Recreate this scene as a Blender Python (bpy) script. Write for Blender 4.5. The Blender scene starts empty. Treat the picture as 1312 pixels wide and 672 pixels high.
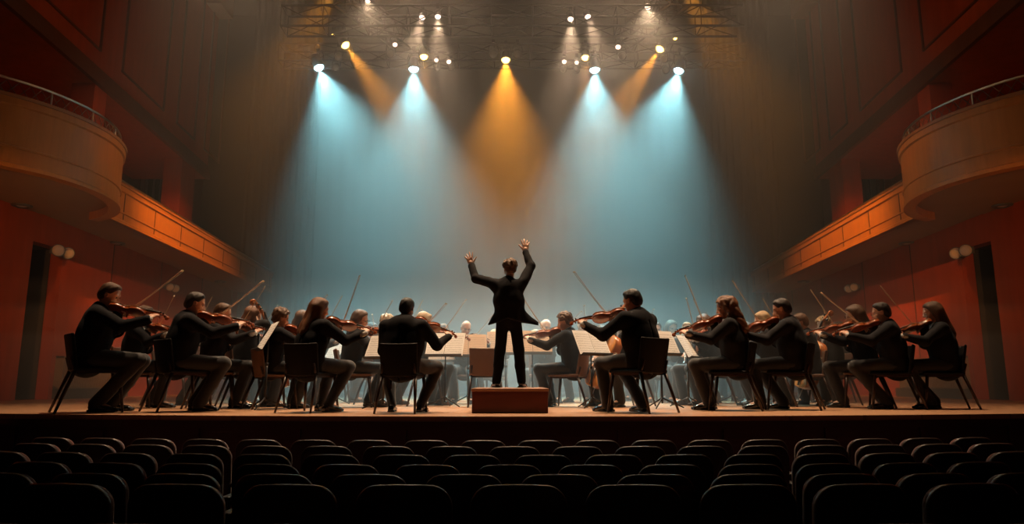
import bpy, bmesh, math, random
import numpy as np
from mathutils import Vector, Matrix
R = random.Random(7)
PI = math.pi
C = bpy.context.scene.collection
V3 = lambda *a: np.array(a, dtype=float)

# ---------------------------------------------------------------- camera
CAM_Z, F_PX = 0.33, 900.0
PITCH = math.atan(154 / 900)
def ray(px, py):
    u, v = px - 656.0, 336.0 - py
    return V3(u, F_PX * math.cos(PITCH) - v * math.sin(PITCH), F_PX * math.sin(PITCH) + v * math.cos(PITCH))
def at(px, py, Y):
    d = ray(px, py); t = Y / d[1]
    return V3(d[0] * t, Y, CAM_Z + d[2] * t)
def on_z(px, py, Z):
    d = ray(px, py); t = (Z - CAM_Z) / d[2]
    return V3(d[0] * t, d[1] * t, Z)
def at_x(px, py, X):
    d = ray(px, py); t = X / d[0]
    return V3(X, d[1] * t, CAM_Z + d[2] * t)

cam_d = bpy.data.cameras.new('camera'); cam = bpy.data.objects.new('camera', cam_d); C.objects.link(cam)
cam.location = (0, 0, CAM_Z); cam.rotation_euler = (PI / 2 + PITCH, 0, 0)
cam_d.sensor_width = 36; cam_d.lens = F_PX / 1312 * 36; cam_d.clip_start = 0.05; cam_d.clip_end = 200
S = bpy.context.scene
S.camera = cam

# ---------------------------------------------------------------- materials
MATS = {}
def mat(name, col, rough=0.6, metal=0.0, spec=0.5, bump=0.0, bscale=40, var=0.0, vscale=6, sheen=0.0, emit=None, estr=0.0,
        stretch=(1, 1, 1), coat=0.0, sss=0.0):
    if name in MATS: return MATS[name]
    m = bpy.data.materials.new(name); m.use_nodes = True
    nt = m.node_tree; b = nt.nodes['Principled BSDF']
    b.inputs['Base Color'].default_value = (*col, 1)
    b.inputs['Roughness'].default_value = rough
    b.inputs['Metallic'].default_value = metal
    b.inputs['Specular IOR Level'].default_value = spec
    b.inputs['Coat Weight'].default_value = coat
    if sheen: b.inputs['Sheen Weight'].default_value = sheen
    if emit:
        b.inputs['Emission Color'].default_value = (*emit, 1); b.inputs['Emission Strength'].default_value = estr
    if var or bump:
        tc = nt.nodes.new('ShaderNodeTexCoord'); mp = nt.nodes.new('ShaderNodeMapping')
        nt.links.new(tc.outputs['Object'], mp.inputs['Vector']); mp.inputs['Scale'].default_value = stretch
        if var:
            n = nt.nodes.new('ShaderNodeTexNoise'); n.inputs['Scale'].default_value = vscale; n.inputs['Detail'].default_value = 5
            nt.links.new(mp.outputs[0], n.inputs['Vector'])
            mx = nt.nodes.new('ShaderNodeMixRGB'); mx.blend_type = 'MIX'
            mx.inputs[1].default_value = (*[c * (1 - var) for c in col], 1)
            mx.inputs[2].default_value = (*[min(1, c * (1 + var)) for c in col], 1)
            nt.links.new(n.outputs['Fac'], mx.inputs[0]); nt.links.new(mx.outputs[0], b.inputs['Base Color'])
        if bump:
            n2 = nt.nodes.new('ShaderNodeTexNoise'); n2.inputs['Scale'].default_value = bscale; n2.inputs['Detail'].default_value = 4
            nt.links.new(mp.outputs[0], n2.inputs['Vector'])
            bp = nt.nodes.new('ShaderNodeBump'); bp.inputs['Strength'].default_value = bump; bp.inputs['Distance'].default_value = 0.01
            nt.links.new(n2.outputs['Fac'], bp.inputs['Height']); nt.links.new(bp.outputs[0], b.inputs['Normal'])
    MATS[name] = m
    return m

def wood_planks(name, c1, c2, plank, rough, axis_swap=False, gap=0.6):
    m = bpy.data.materials.new(name); m.use_nodes = True; MATS[name] = m
    nt = m.node_tree; b = nt.nodes['Principled BSDF']; b.inputs['Roughness'].default_value = rough
    tc = nt.nodes.new('ShaderNodeTexCoord'); mp = nt.nodes.new('ShaderNodeMapping')
    nt.links.new(tc.outputs['Object'], mp.inputs['Vector'])
    if axis_swap: mp.inputs['Rotation'].default_value = (0, 0, PI / 2)
    br = nt.nodes.new('ShaderNodeTexBrick'); br.offset = 0.37; br.inputs['Scale'].default_value = 1
    br.inputs['Brick Width'].default_value = 2.2; br.inputs['Row Height'].default_value = plank
    br.inputs['Mortar Size'].default_value = 0.003; br.inputs['Mortar Smooth'].default_value = 0.3
    br.inputs['Color1'].default_value = (*c1, 1); br.inputs['Color2'].default_value = (*c2, 1)
    br.inputs['Mortar'].default_value = (*[c * gap for c in c1], 1)
    nt.links.new(mp.outputs[0], br.inputs['Vector'])
    mp2 = nt.nodes.new('ShaderNodeMapping'); mp2.inputs['Scale'].default_value = (0.6, 9, 9) if not axis_swap else (9, 0.6, 9)
    nt.links.new(tc.outputs['Object'], mp2.inputs['Vector'])
    n = nt.nodes.new('ShaderNodeTexNoise'); n.inputs['Scale'].default_value = 3; n.inputs['Detail'].default_value = 6
    nt.links.new(mp2.outputs[0], n.inputs['Vector'])
    mx = nt.nodes.new('ShaderNodeMixRGB'); mx.blend_type = 'MULTIPLY'; mx.inputs[0].default_value = 0.5
    nt.links.new(br.outputs['Color'], mx.inputs[1]); nt.links.new(n.outputs['Fac'], mx.inputs[2])
    nt.links.new(mx.outputs[0], b.inputs['Base Color'])
    bp = nt.nodes.new('ShaderNodeBump'); bp.inputs['Strength'].default_value = 0.15; bp.inputs['Distance'].default_value = 0.004
    nt.links.new(n.outputs['Fac'], bp.inputs['Height']); nt.links.new(bp.outputs[0], b.inputs['Normal'])
    return m

# ---------------------------------------------------------------- objects
def obj(name, me, m=None, parent=None, loc=None, smooth=False):
    if isinstance(me, bmesh.types.BMesh):
        b = me; me = bpy.data.meshes.new(name); b.to_mesh(me); b.free()
    if smooth and len(me.polygons):
        me.polygons.foreach_set('use_smooth', [True] * len(me.polygons))
    if m and not me.materials:
        for k in (m if isinstance(m, (list, tuple)) else [m]): me.materials.append(k)
    o = bpy.data.objects.new(name, me); C.objects.link(o)
    if parent: o.parent = parent
    if loc is not None: o.location = loc
    return o
def tag(o, label, cat, group=None, kind=None):
    o['label'] = label; o['category'] = cat
    if group: o['group'] = group
    if kind: o['kind'] = kind
    return o
def thing(name, label, cat, loc=(0, 0, 0), rz=0, group=None, scale=1.0):
    o = bpy.data.objects.new(name, None); C.objects.link(o)
    o.empty_display_size = 0.1
    o.location = loc; o.rotation_euler = (0, 0, rz); o.scale = (scale,) * 3
    return tag(o, label, cat, group)
def struct(name, me, m, smooth=False):
    o = obj(name, me, m, smooth=smooth); o['kind'] = 'structure'; return o
KIDS = {}
def dup(root, loc=None, rz=None, label=None, group=None, mtx=None):
    r = root.copy(); C.objects.link(r)
    if loc is not None: r.location = loc
    if rz is not None: r.rotation_euler = (0, 0, rz)
    if label: r['label'] = label
    if group: r['group'] = group
    if root.name not in KIDS: KIDS[root.name] = [(c, list(c.children)) for c in root.children]
    for ch, gs in KIDS[root.name]:
        c = ch.copy(); C.objects.link(c); c.parent = r
        for g in gs:
            d = g.copy(); C.objects.link(d); d.parent = c
    if mtx is not None: r.matrix_world = mtx
    return r

# ---------------------------------------------------------------- bmesh builders
def NB(): return bmesh.new()
def box(b, lo, hi, M=None, mi=0):
    vs = []
    for x in (lo[0], hi[0]):
        for y in (lo[1], hi[1]):
            for z in (lo[2], hi[2]):
                p = Vector((x, y, z)); vs.append(b.verts.new(M @ p if M else p))
    fs = []
    for q in ((0, 1, 3, 2), (4, 6, 7, 5), (0, 4, 5, 1), (2, 3, 7, 6), (0, 2, 6, 4), (1, 5, 7, 3)):
        f = b.faces.new([vs[i] for i in q]); f.material_index = mi; fs.append(f)
    return vs
def frame_of(d):
    d = Vector(d).normalized(); a = Vector((0, 0, 1)) if abs(d.z) < 0.9 else Vector((1, 0, 0))
    x = a.cross(d).normalized(); y = d.cross(x); return x, y, d
def tube(b, pts, rad, n=8, cap=True, mi=0, sx=1.0, sy=1.0):
    pts = [Vector(p) for p in pts]; rad = rad if hasattr(rad, '__len__') else [rad] * len(pts)
    rings = []; x = None
    for i, p in enumerate(pts):
        d = (pts[min(i + 1, len(pts) - 1)] - pts[max(i - 1, 0)]).normalized()
        if x is None: x, y, _ = frame_of(d)
        else:
            x = (x - d * x.dot(d)).normalized(); y = d.cross(x)
        rings.append([b.verts.new(p + (x * math.cos(2 * PI * k / n) * sx + y * math.sin(2 * PI * k / n) * sy) * rad[i]) for k in range(n)])
    for r0, r1 in zip(rings, rings[1:]):
        for k in range(n):
            f = b.faces.new((r0[k], r0[(k + 1) % n], r1[(k + 1) % n], r1[k])); f.material_index = mi; f.smooth = True
    if cap:
        f = b.faces.new(rings[0][::-1]); f.material_index = mi; f = b.faces.new(rings[-1]); f.material_index = mi
def lathe(b, prof, o, d, n=20, mi=0, cap=True):
    """prof: (distance along d, radius)"""
    x, y, d = frame_of(d); o = Vector(o); rings = []
    for h, r in prof:
        rings.append([b.verts.new(o + d * h + (x * math.cos(2 * PI * k / n) + y * math.sin(2 * PI * k / n)) * max(r, 1e-4)) for k in range(n)])
    for r0, r1 in zip(rings, rings[1:]):
        for k in range(n):
            f = b.faces.new((r0[k], r0[(k + 1) % n], r1[(k + 1) % n], r1[k])); f.material_index = mi; f.smooth = True
    if cap:
        b.faces.new(rings[0][::-1]).material_index = mi; b.faces.new(rings[-1]).material_index = mi
def prism(b, poly, z0, z1, M=None, mi=0):
    lo = [b.verts.new((M @ Vector((x, y, z0))) if M else (x, y, z0)) for x, y in poly]
    hi = [b.verts.new((M @ Vector((x, y, z1))) if M else (x, y, z1)) for x, y in poly]
    n = len(poly)
    b.faces.new(lo[::-1]).material_index = mi; b.faces.new(hi).material_index = mi
    for k in range(n): b.faces.new((lo[k], lo[(k + 1) % n], hi[(k + 1) % n], hi[k])).material_index = mi
def quad(b, *ps, mi=0):
    f = b.faces.new([b.verts.new(tuple(p)) for p in ps]); f.material_index = mi; return f
def bevel(b, w, seg=2):
    bmesh.ops.remove_doubles(b, verts=b.verts, dist=1e-5)
    bmesh.ops.bevel(b, geom=list(b.edges), offset=w, segments=seg, affect='EDGES', profile=0.6, clamp_overlap=True)
def strip(b, rows, closed=False, mi=0, smooth=True):
    """rows: list of equally long point lists -> skin"""
    vr = [[b.verts.new(tuple(p)) for p in r] for r in rows]
    for r0, r1 in zip(vr, vr[1:]):
        m = len(r0)
        for k in range(m if closed else m - 1):
            f = b.faces.new((r0[k], r0[(k + 1) % m], r1[(k + 1) % m], r1[k])); f.smooth = smooth; f.material_index = mi
    return vr

# ---------------------------------------------------------------- smooth solid modelling (distance field + surface nets)
class Sdf:
    def __init__(s, lo, hi, h):
        s.h = h; s.o = np.array(lo, float) - 2 * h
        s.n = (np.ceil((np.array(hi, float) - s.o) / h).astype(int) + 3)
        s.D = np.full(tuple(s.n), 1.0, np.float32)
    def _win(s, lo, hi, pad):
        i0 = np.maximum(np.floor((lo - pad - s.o) / s.h).astype(int), 0); i1 = np.minimum(np.ceil((hi + pad - s.o) / s.h).astype(int) + 1, s.n)
        if (i1 <= i0).any(): return None, None
        ax = [s.o[k] + s.h * np.arange(i0[k], i1[k]) for k in range(3)]
        X, Y, Z = np.meshgrid(*ax, indexing='ij')
        return (slice(i0[0], i1[0]), slice(i0[1], i1[1]), slice(i0[2], i1[2])), (X, Y, Z)
    def add(s, fn, lo, hi, k=0.0, sub=False, T=None, inter=False):
        """fn(x,y,z)->d in the frame T=(3x3 columns, origin)"""
        lo = np.array(lo, float); hi = np.array(hi, float)
        if T is not None:
            Rm, o = T
            cs = np.array([[x, y, z] for x in (lo[0], hi[0]) for y in (lo[1], hi[1]) for z in (lo[2], hi[2])]) @ Rm.T + o
            lo, hi = cs.min(0), cs.max(0)
        w, P = s._win(lo, hi, 3 * s.h + k)
        if w is None: return
        X, Y, Z = P
        if T is not None:
            A, B, Cc = X - o[0], Y - o[1], Z - o[2]
            X = A * Rm[0, 0] + B * Rm[1, 0] + Cc * Rm[2, 0]; Y, Z = A * Rm[0, 1] + B * Rm[1, 1] + Cc * Rm[2, 1], A * Rm[0, 2] + B * Rm[1, 2] + Cc * Rm[2, 2]
        d = fn(X, Y, Z); D = s.D[w]
        if sub: d = -d; a = np.maximum(D, d); sg = 1
        else: a = np.minimum(D, d); sg = -1
        if k > 0:
            hh = np.maximum(k - np.abs(D - d), 0) / k
            a = a + sg * hh * hh * k * 0.25
        s.D[w] = a
    def rc(s, p0, p1, r0, r1=None, k=0.0, sc=(1, 1, 1), T=None, sub=False):
        r1 = r0 if r1 is None else r1
        p0 = np.array(p0, float); p1 = np.array(p1, float); sc = np.array(sc, float)
        q0 = p0 / sc; ab = p1 / sc - q0; L2 = max(ab @ ab, 1e-9); ms = sc.min()
        def fn(X, Y, Z):
            x, y, z = X / sc[0] - q0[0], Y / sc[1] - q0[1], Z / sc[2] - q0[2]
            t = np.clip((x * ab[0] + y * ab[1] + z * ab[2]) / L2, 0, 1)
            return (np.sqrt((x - ab[0] * t) ** 2 + (y - ab[1] * t) ** 2 + (z - ab[2] * t) ** 2) - (r0 + (r1 - r0) * t)) * ms
        rm = max(r0, r1) * sc
        s.add(fn, np.minimum(p0, p1) - rm, np.maximum(p0, p1) + rm, k, sub, T)
    def ell(s, c, r, k=0.0, T=None, sub=False):
        c = np.array(c, float); r = np.array(r, float)
        def fn(X, Y, Z):
            x, y, z = X - c[0], Y - c[1], Z - c[2]
            k0 = np.sqrt((x / r[0]) ** 2 + (y / r[1]) ** 2 + (z / r[2]) ** 2) + 1e-9
            k1 = np.sqrt((x / r[0] ** 2) ** 2 + (y / r[1] ** 2) ** 2 + (z / r[2] ** 2) ** 2) + 1e-9
            return k0 * (k0 - 1) / k1
        s.add(fn, c - r, c + r, k, sub, T)
    def rbox(s, c, half, r, k=0.0, T=None, sub=False, bend=None):
        c = np.array(c, float); hf = np.array(half, float)
        def fn(X, Y, Z):
            x, y, z = X - c[0], Y - c[1], Z - c[2]
            if bend: x, y, z = bend(x, y, z)
            qx, qy, qz = np.abs(x) - hf[0] + r, np.abs(y) - hf[1] + r, np.abs(z) - hf[2] + r
            return np.sqrt(np.maximum(qx, 0) ** 2 + np.maximum(qy, 0) ** 2 + np.maximum(qz, 0) ** 2) + np.minimum(np.maximum(qx, np.maximum(qy, qz)), 0) - r
        s.add(fn, c - hf - 0.06, c + hf + 0.06, k, sub, T)
    def disp(s, fn):
        ax = [s.o[k] + s.h * np.arange(s.n[k]) for k in range(3)]
        m = np.abs(s.D) < 0.06
        i = np.nonzero(m); s.D[i] += fn(ax[0][i[0]], ax[1][i[1]], ax[2][i[2]]).astype(np.float32)
    def mesh(s, name, smooth_it=0):
        D = s.D; neg = D < 0
        cn = [neg[a:neg.shape[0] - 1 + a, b:neg.shape[1] - 1 + b, c:neg.shape[2] - 1 + c] for a in (0, 1) for b in (0, 1) for c in (0, 1)]
        al = cn[0].copy(); an = cn[0].copy()
        for q in cn[1:]: al &= q; an |= q
        idx = np.argwhere(an & ~al)
        vid = np.full(al.shape, -1, np.int32); vid[tuple(idx.T)] = np.arange(len(idx))
        off = np.array([(a, b, c) for a in (0, 1) for b in (0, 1) for c in (0, 1)])
        val = np.stack([D[tuple((idx + o).T)] for o in off], 1)
        acc = np.zeros((len(idx), 3)); cnt = np.zeros(len(idx))
        for i in range(8):
            for j in range(i + 1, 8):
                if np.abs(off[i] - off[j]).sum() != 1: continue
                m = (val[:, i] < 0) != (val[:, j] < 0)
                t = np.where(m, val[:, i] / (val[:, i] - val[:, j] + 1e-12), 0)
                acc += np.where(m[:, None], off[i] + t[:, None] * (off[j] - off[i]), 0); cnt += m
        vs = (idx + acc / np.maximum(cnt, 1)[:, None]) * s.h + s.o
        quads = []
        for ax in range(3):
            sl0 = [slice(1, -1)] * 3; sl1 = [slice(1, -1)] * 3
            sl0[ax] = slice(0, -1); sl1[ax] = slice(1, None)
            a = neg[tuple(sl0)]; b = neg[tuple(sl1)]
            e = np.argwhere(a != b); base = e.copy()
            for k in range(3):
                if k != ax: base[:, k] += 1
            fl = a[tuple(e.T)]
            u, v = (ax + 1) % 3, (ax + 2) % 3
            du = np.zeros(3, int); du[u] = 1; dv = np.zeros(3, int); dv[v] = 1
            q = np.stack([vid[tuple(p.T)] for p in (base - du - dv, base - dv, base, base - du)], 1)
            q[~fl] = q[~fl][:, ::-1]
            quads.append(q)
        q = np.concatenate(quads); q = q[(q >= 0).all(1)]
        for _ in range(smooth_it):
            acc = np.zeros_like(vs); c = np.zeros(len(vs))
            for i in range(4):
                a, b = q[:, i], q[:, (i + 1) % 4]
                for k in range(3): acc[:, k] += np.bincount(a, vs[b, k], len(vs)) + np.bincount(b, vs[a, k], len(vs))
                c += np.bincount(a, minlength=len(vs)) + np.bincount(b, minlength=len(vs))
            vs = vs * 0.5 + 0.5 * acc / np.maximum(c, 1)[:, None]
        me = bpy.data.meshes.new(name)
        me.vertices.add(len(vs)); me.vertices.foreach_set('co', vs.ravel().astype(np.float32))
        me.loops.add(len(q) * 4); me.loops.foreach_set('vertex_index', q.ravel().astype(np.int32))
        me.polygons.add(len(q)); me.polygons.foreach_set('loop_start', (np.arange(len(q)) * 4).astype(np.int32))
        me.polygons.foreach_set('loop_total', np.full(len(q), 4, np.int32))
        me.polygons.foreach_set('use_smooth', np.ones(len(q), bool))
        me.update(calc_edges=True); me.validate()
        return me
def wrinkle(amp, seed=0, f=30):
    rr = random.Random(seed); ws = [(rr.uniform(-1, 1) * f, rr.uniform(-1, 1) * f, rr.uniform(-1, 1) * f, rr.uniform(0, 6)) for _ in range(6)]
    return lambda x, y, z: amp * sum(np.sin(a * x + b * y + c * z + d + 1.5 * np.sin(b * x - c * y + d)) for a, b, c, d in ws) / 3
# ================================================================ MATERIALS
M_FLOOR = wood_planks('stage_oak', (0.58, 0.32, 0.17), (0.50, 0.26, 0.13), 0.11, 0.42)
M_APRON = mat('apron_wood', (0.05, 0.02, 0.015), 0.55, var=0.3, vscale=4, stretch=(0.4, 0.4, 6), bump=0.2, bscale=10)
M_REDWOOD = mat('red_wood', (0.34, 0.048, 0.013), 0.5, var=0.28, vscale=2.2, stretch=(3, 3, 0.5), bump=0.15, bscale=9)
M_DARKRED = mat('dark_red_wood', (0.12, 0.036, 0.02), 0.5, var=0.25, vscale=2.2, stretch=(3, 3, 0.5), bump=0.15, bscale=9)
M_ORANGE = mat('orange_wood', (0.50, 0.19, 0.05), 0.38, var=0.22, vscale=2.5, stretch=(5, 5, 0.6), bump=0.1, bscale=8)
M_CAP = mat('cap_wood', (0.33, 0.14, 0.06), 0.4, var=0.2, vscale=3)
M_SOFFIT = mat('soffit_plaster', (0.34, 0.19, 0.11), 0.75, var=0.1, vscale=1.5)
M_SEAM = mat('seam', (0.06, 0.02, 0.01), 0.7)
M_STEEL = mat('brushed_steel', (0.62, 0.6, 0.58), 0.3, 1.0)
M_BLACK = mat('black_metal', (0.018, 0.018, 0.02), 0.45, spec=0.5)
M_GREYM = mat('grey_metal', (0.16, 0.15, 0.145), 0.5, 0.6)
M_TRUSS = mat('dull_truss_metal', (0.03, 0.026, 0.024), 0.75)
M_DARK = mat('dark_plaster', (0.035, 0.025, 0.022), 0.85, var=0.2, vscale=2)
M_CURTAIN = mat('grey_curtain', (0.085, 0.075, 0.068), 0.95, var=0.1, vscale=1.2, sheen=0.1)
M_LEGCLOTH = mat('dark_curtain', (0.06, 0.035, 0.028), 0.95, var=0.15, vscale=1.2)
M_PALE = mat('pale_disc', (0.55, 0.42, 0.35), 0.5)
M_GLASSDARK = mat('dark_glass', (0.03, 0.04, 0.04), 0.12, spec=0.8)
M_GREYWOOD = mat('grey_slats', (0.20, 0.13, 0.08), 0.6, var=0.2)

# ================================================================ STAGE AND ROOM
WX, BX, RX, YB = 9.0, 7.9, 11.2, 24.6          # wall, balcony front, recess wall, back
def edge_y(x): return 6.98 + 0.022 * x * x
xs = np.linspace(-WX, WX, 49)
b = NB()
poly = [(x, edge_y(x)) for x in xs] + [(WX, YB), (-WX, YB)]
prism(b, poly, -0.05, 0.0)
floor = struct('floor', b, M_FLOOR)
b = NB()
strip(b, [[(x, edge_y(x) + 0.03, z) for x in xs] for z in (-1.3, -0.12)], smooth=False)
strip(b, [[(x, edge_y(x) - 0.02, z) for x in xs] for z in (-0.12, -0.05)], smooth=False)
strip(b, [[(x, edge_y(x) + dy, -0.12) for x in xs] for dy in (0.03, -0.02)], smooth=False)
for k in range(-8, 9):
    x = k * 1.05; y = edge_y(x)
    box(b, (x - 0.02, y + 0.0, -1.3), (x + 0.02, y + 0.04, -0.12))
struct('trim_1', b, M_APRON)
b = NB(); box(b, (-WX, -3, -1.4), (WX, 8.9, -1.3)); struct('ground_floor', b, mat('hall_carpet', (0.03, 0.012, 0.01), 0.95, bump=0.3, bscale=200)).name = 'floor_hall'
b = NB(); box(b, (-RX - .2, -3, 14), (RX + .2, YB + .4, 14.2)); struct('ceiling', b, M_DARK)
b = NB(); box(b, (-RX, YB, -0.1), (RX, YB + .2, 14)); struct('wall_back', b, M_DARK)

# gently folded backdrop
b = NB()
N = 420
def fold(u): return 0.006 * math.sin(u * 210) + 0.008 * math.sin(u * 77 + 1)
strip(b, [[(-8.3 + 16.6 * i / N, YB - 0.45 + fold(i / N), z) for i in range(N + 1)] for z in (0.02, 5, 13.8)])
cur = obj('stage_curtain', b, M_CURTAIN); tag(cur, 'tall grey backdrop curtain hanging behind the orchestra', 'curtain')

def side(sg, nm):
    P = lambda x, y, z: (sg * x, y, z)
    ex = lambda p: V3(abs(p[0]), p[1], p[2])
    # ---- reference heights off the photograph
    d_top = at(131, 199, 12.2)[2]; d_bot = at(124, 270, 12.2)[2]; d_rail = at(120, 179, 12.2)[2]
    s0 = at_x(131, 224, -BX); s1 = at_x(322, 336, -BX); t0 = at_x(122, 272, -BX); t1 = at_x(345, 374, -BX)
    r0 = at_x(131, 213, -BX); r1 = at_x(322, 330, -BX)
    lin = lambda a, c: (lambda y: a[2] + (c[2] - a[2]) * (y - a[1]) / (c[1] - a[1]))
    z_top, z_bot, z_rail = lin(s0, s1), lin(t0, t1), lin(r0, r1)
    u0 = at_x(97, 85, -WX); u1 = at_x(263, 228, -WX); z_up = lin(u0, u1)
    y_end = at_x(266, 215, -WX)[1]
    # ---- lower wall with the doorway
    yd0, yd1 = 12.95, 13.85; zd = 2.95
    b = NB()
    def panel(y0, y1, z0, z1): box(b, tuple(min(a, c) for a, c in zip(P(WX, y0, z0), P(WX + .25, y1, z1))), tuple(max(a, c) for a, c in zip(P(WX, y0, z0), P(WX + .25, y1, z1))))
    panel(-3, yd0, -1.4, 4.4); panel(yd1, YB, -0.1, 3.6); panel(yd0, yd1, zd, 3.6); panel(yd0, yd1, -1.4, 0.0)
    struct('wall_' + nm, b, M_REDWOOD)
    b = NB()
    for y0 in (15.6, 17.8, 20.2, 22.4): box(b, *(lambda a, c: (tuple(np.minimum(a, c)), tuple(np.maximum(a, c))))(P(WX - .006, y0, 0.0), P(WX + .01, y0 + .03, 3.4)))
    struct('trim_panel_seams_' + nm, b, M_SEAM).name = 'trim_2' if sg < 0 else 'trim_3'
    # door set back in the opening
    b = NB()
    bx = lambda x0, x1, y0, y1, z0, z1, m=0: box(b, (min(sg * x0, sg * x1), y0, z0), (max(sg * x0, sg * x1), y1, z1), mi=m)
    bx(WX + .24, WX + 1.1, yd0 - .06, yd0, 0, zd); bx(WX + .24, WX + 1.1, yd1, yd1 + .06, 0, zd); bx(WX + .24, WX + 1.1, yd0 - .06, yd1 + .06, zd, zd + .06)
    struct('door_frame', b, M_DARK).name = 'trim_4' if sg < 0 else 'trim_5'
    b = NB(); bx(WX + 1.0, WX + 1.06, yd0, yd1, 0.01, zd - .02)
    for (a0, a1) in ((.25, 1.2), (1.4, 2.7)): bx(WX + .98, WX + 1.0, yd0 + .15, yd1 - .15, a0, a1)
    dr = struct('door_1' if sg < 0 else 'door_2', b, mat('door_wood', (0.06, 0.02, 0.012), 0.5))
    b = NB(); lathe(b, [(0, .02), (.04, .02), (.05, .03), (.08, .025)], P(WX + 1.0, yd0 + .12, 1.0), P(-1, 0, 0)); obj('door_handle', b, M_STEEL, dr)
    # ---- balcony: slab with parapet
    cy, cr = 11.03, 2.3
    a_end = math.acos((WX - BX) / cr)
    drum = [(WX - cr * math.cos(a), cy + cr * math.sin(a)) for a in np.linspace(-PI / 2, a_end, 40)]
    bal = thing('balcony', ('left' if sg < 0 else 'right') + ' side balcony with orange wood front and round projecting box', 'balcony', P(BX, cy, 0) if 0 else (0, 0, 0))
    b = NB()
    ys = np.linspace(cy + cr * math.sin(a_end), YB, 30)
    rows = [[P(x, y, z_bot(13.5)) for x, y in drum] , [P(RX, y, z_bot(13.5)) for x, y in drum]]
    strip(b, rows, smooth=False)
    strip(b, [[P(BX, y, z_bot(y)) for y in ys], [P(RX, y, z_bot(y)) for y in ys]], smooth=False)
    strip(b, [[P(BX, y, z_bot(y) + .3) for y in ys], [P(RX, y, z_bot(y) + .3) for y in ys]], smooth=False)
    box(b, tuple(np.minimum(P(BX, 6.0, z_bot(13.5)), P(RX, cy - cr, z_bot(13.5) + .3))), tuple(np.maximum(P(BX, 6, z_bot(13.5)), P(RX, cy - cr, z_bot(13.5) + .3))))
    strip(b, [[P(x, y, z_bot(13.5) + .3) for x, y in drum], [P(RX, y, z_bot(13.5) + .3) for x, y in drum]], smooth=False)
    bmesh.ops.recalc_face_normals(b, faces=b.faces)
    obj('soffit', b, M_SOFFIT, bal)
    def sweep(path, prof):
        """path: [(x,y,nx,ny,ztop,zbot)]  prof: [(out, f, dz)] z = zbot + f*(ztop-zbot) + dz"""
        b = NB()
        strip(b, [[P(x + nx * o, y + ny * o, zb + f * (zt - zb) + dz) for (x, y, nx, ny, zt, zb) in path] for (o, f, dz) in prof + [prof[0]]])
        bmesh.ops.recalc_face_normals(b, faces=b.faces)
        for f in b.faces: f.smooth = False
        return b
    dp = [(x, y, -math.cos(a), math.sin(a), d_top, d_bot) for (x, y), a in zip(drum, np.linspace(-PI / 2, a_end, 40))]
    sp = [(BX, y, -1, 0, z_top(y), z_bot(y)) for y in ys]
    face = [(0, 0, 0), (.03, 0, .0), (.03, 0, .06), (0, 0, .08), (0, .28, 0), (.02, .28, .01), (.02, .28, .035), (0, .28, .045), (0, 1, -.12), (.03, 1, -.1), (.03, 1, 0), (-.16, 1, 0), (-.16, 0, 0)]
    o = obj('parapet', sweep(sp, face), M_ORANGE, bal)
    o = obj('box_parapet', sweep(dp, face), M_ORANGE, bal); o['label'] = 'rounded projecting box front'
    cap = [(.05, 1, 0), (.05, 1, .05), (-.2, 1, .05), (-.2, 1, 0)]
    obj('cap', sweep(sp, cap), M_CAP, bal); obj('cap', sweep(dp, cap), M_CAP, bal)
    # seams of the wooden front
    for y in np.arange(13.9, 23.5, 1.25):
        b = NB(); bx(BX - .008, BX + .01, y, y + .025, z_bot(y) + .1, z_top(y) - .12); obj('panel_seam', b, M_SEAM, bal)
    # rails
    rl = lambda pts, r, nm_: (lambda b: (tube(b, [P(*p) for p in pts], r, 8), obj(nm_, b, M_STEEL, bal))[1])(NB())
    rl([(x + .1 * math.cos(a), y, d_rail) for (x, y), a in zip(drum, np.linspace(-PI / 2, a_end, 40))], .022, 'handrail')
    rl([(BX + .08, y, z_rail(y)) for y in np.linspace(13.2, YB - .3, 24)], .02, 'handrail')
    for i, ((x, y), a) in enumerate(zip(drum, np.linspace(-PI / 2, a_end, 40))):
        if i % 5 == 2: rl([(x + .1 * math.cos(a), y, d_top + .03), (x + .1 * math.cos(a), y, d_rail)], .014, 'baluster')
    for y in np.arange(13.6, YB - .5, 1.25): rl([(BX + .08, y, z_top(y) + .03), (BX + .08, y, z_rail(y))], .013, 'baluster')
    b = NB()      # scrolled wirework between rail and cap of the round box
    ap = [(x + .1 * math.cos(a), y) for (x, y), a in zip(drum, np.linspace(-PI / 2, a_end, 40))]
    for i in range(0, 38, 1):
        (xa, ya), (xb, yb) = ap[i], ap[i + 1]
        z0, z1 = d_top + .05, d_rail - .03
        tube(b, [P(xa, ya, z0), P(xb, yb, z1)], .006, 4); tube(b, [P(xa, ya, z1), P(xb, yb, z0)], .006, 4)
    obj('wirework', b, M_GREYM, bal)
    # soffit downlights
    for (px, py) in ((28, 263), (150, 312), (171, 325), (283, 355)):
        p = on_z(px, py, z_bot(13.5) if px < 60 else z_bot(16)); p[2] = z_bot(13.5) if p[1] < 13.6 else z_bot(p[1])
        t = thing('downlight', {28: 'round dark downlight nearest the hall under the %s balcony', 150: 'second round downlight along the underside of the %s balcony', 171: 'third round downlight along the underside of the %s balcony', 283: 'farthest round downlight under the %s balcony'}[px] % nm, 'ceiling light', P(abs(p[0]), p[1], p[2]))
        b = NB(); lathe(b, [(-.005, .17), (.02, .17), (.035, .15), (.035, .11), (.01, .10)], (0, 0, 0), (0, 0, -1), 24); obj('rim', b, M_GREYM, t)
        b = NB(); lathe(b, [(.0, .10), (.012, .10), (.03, .06)], (0, 0, 0), (0, 0, -1), 20); obj('lens', b, M_PALE, t)
    # ---- recess behind the balcony
    b = NB()
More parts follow.
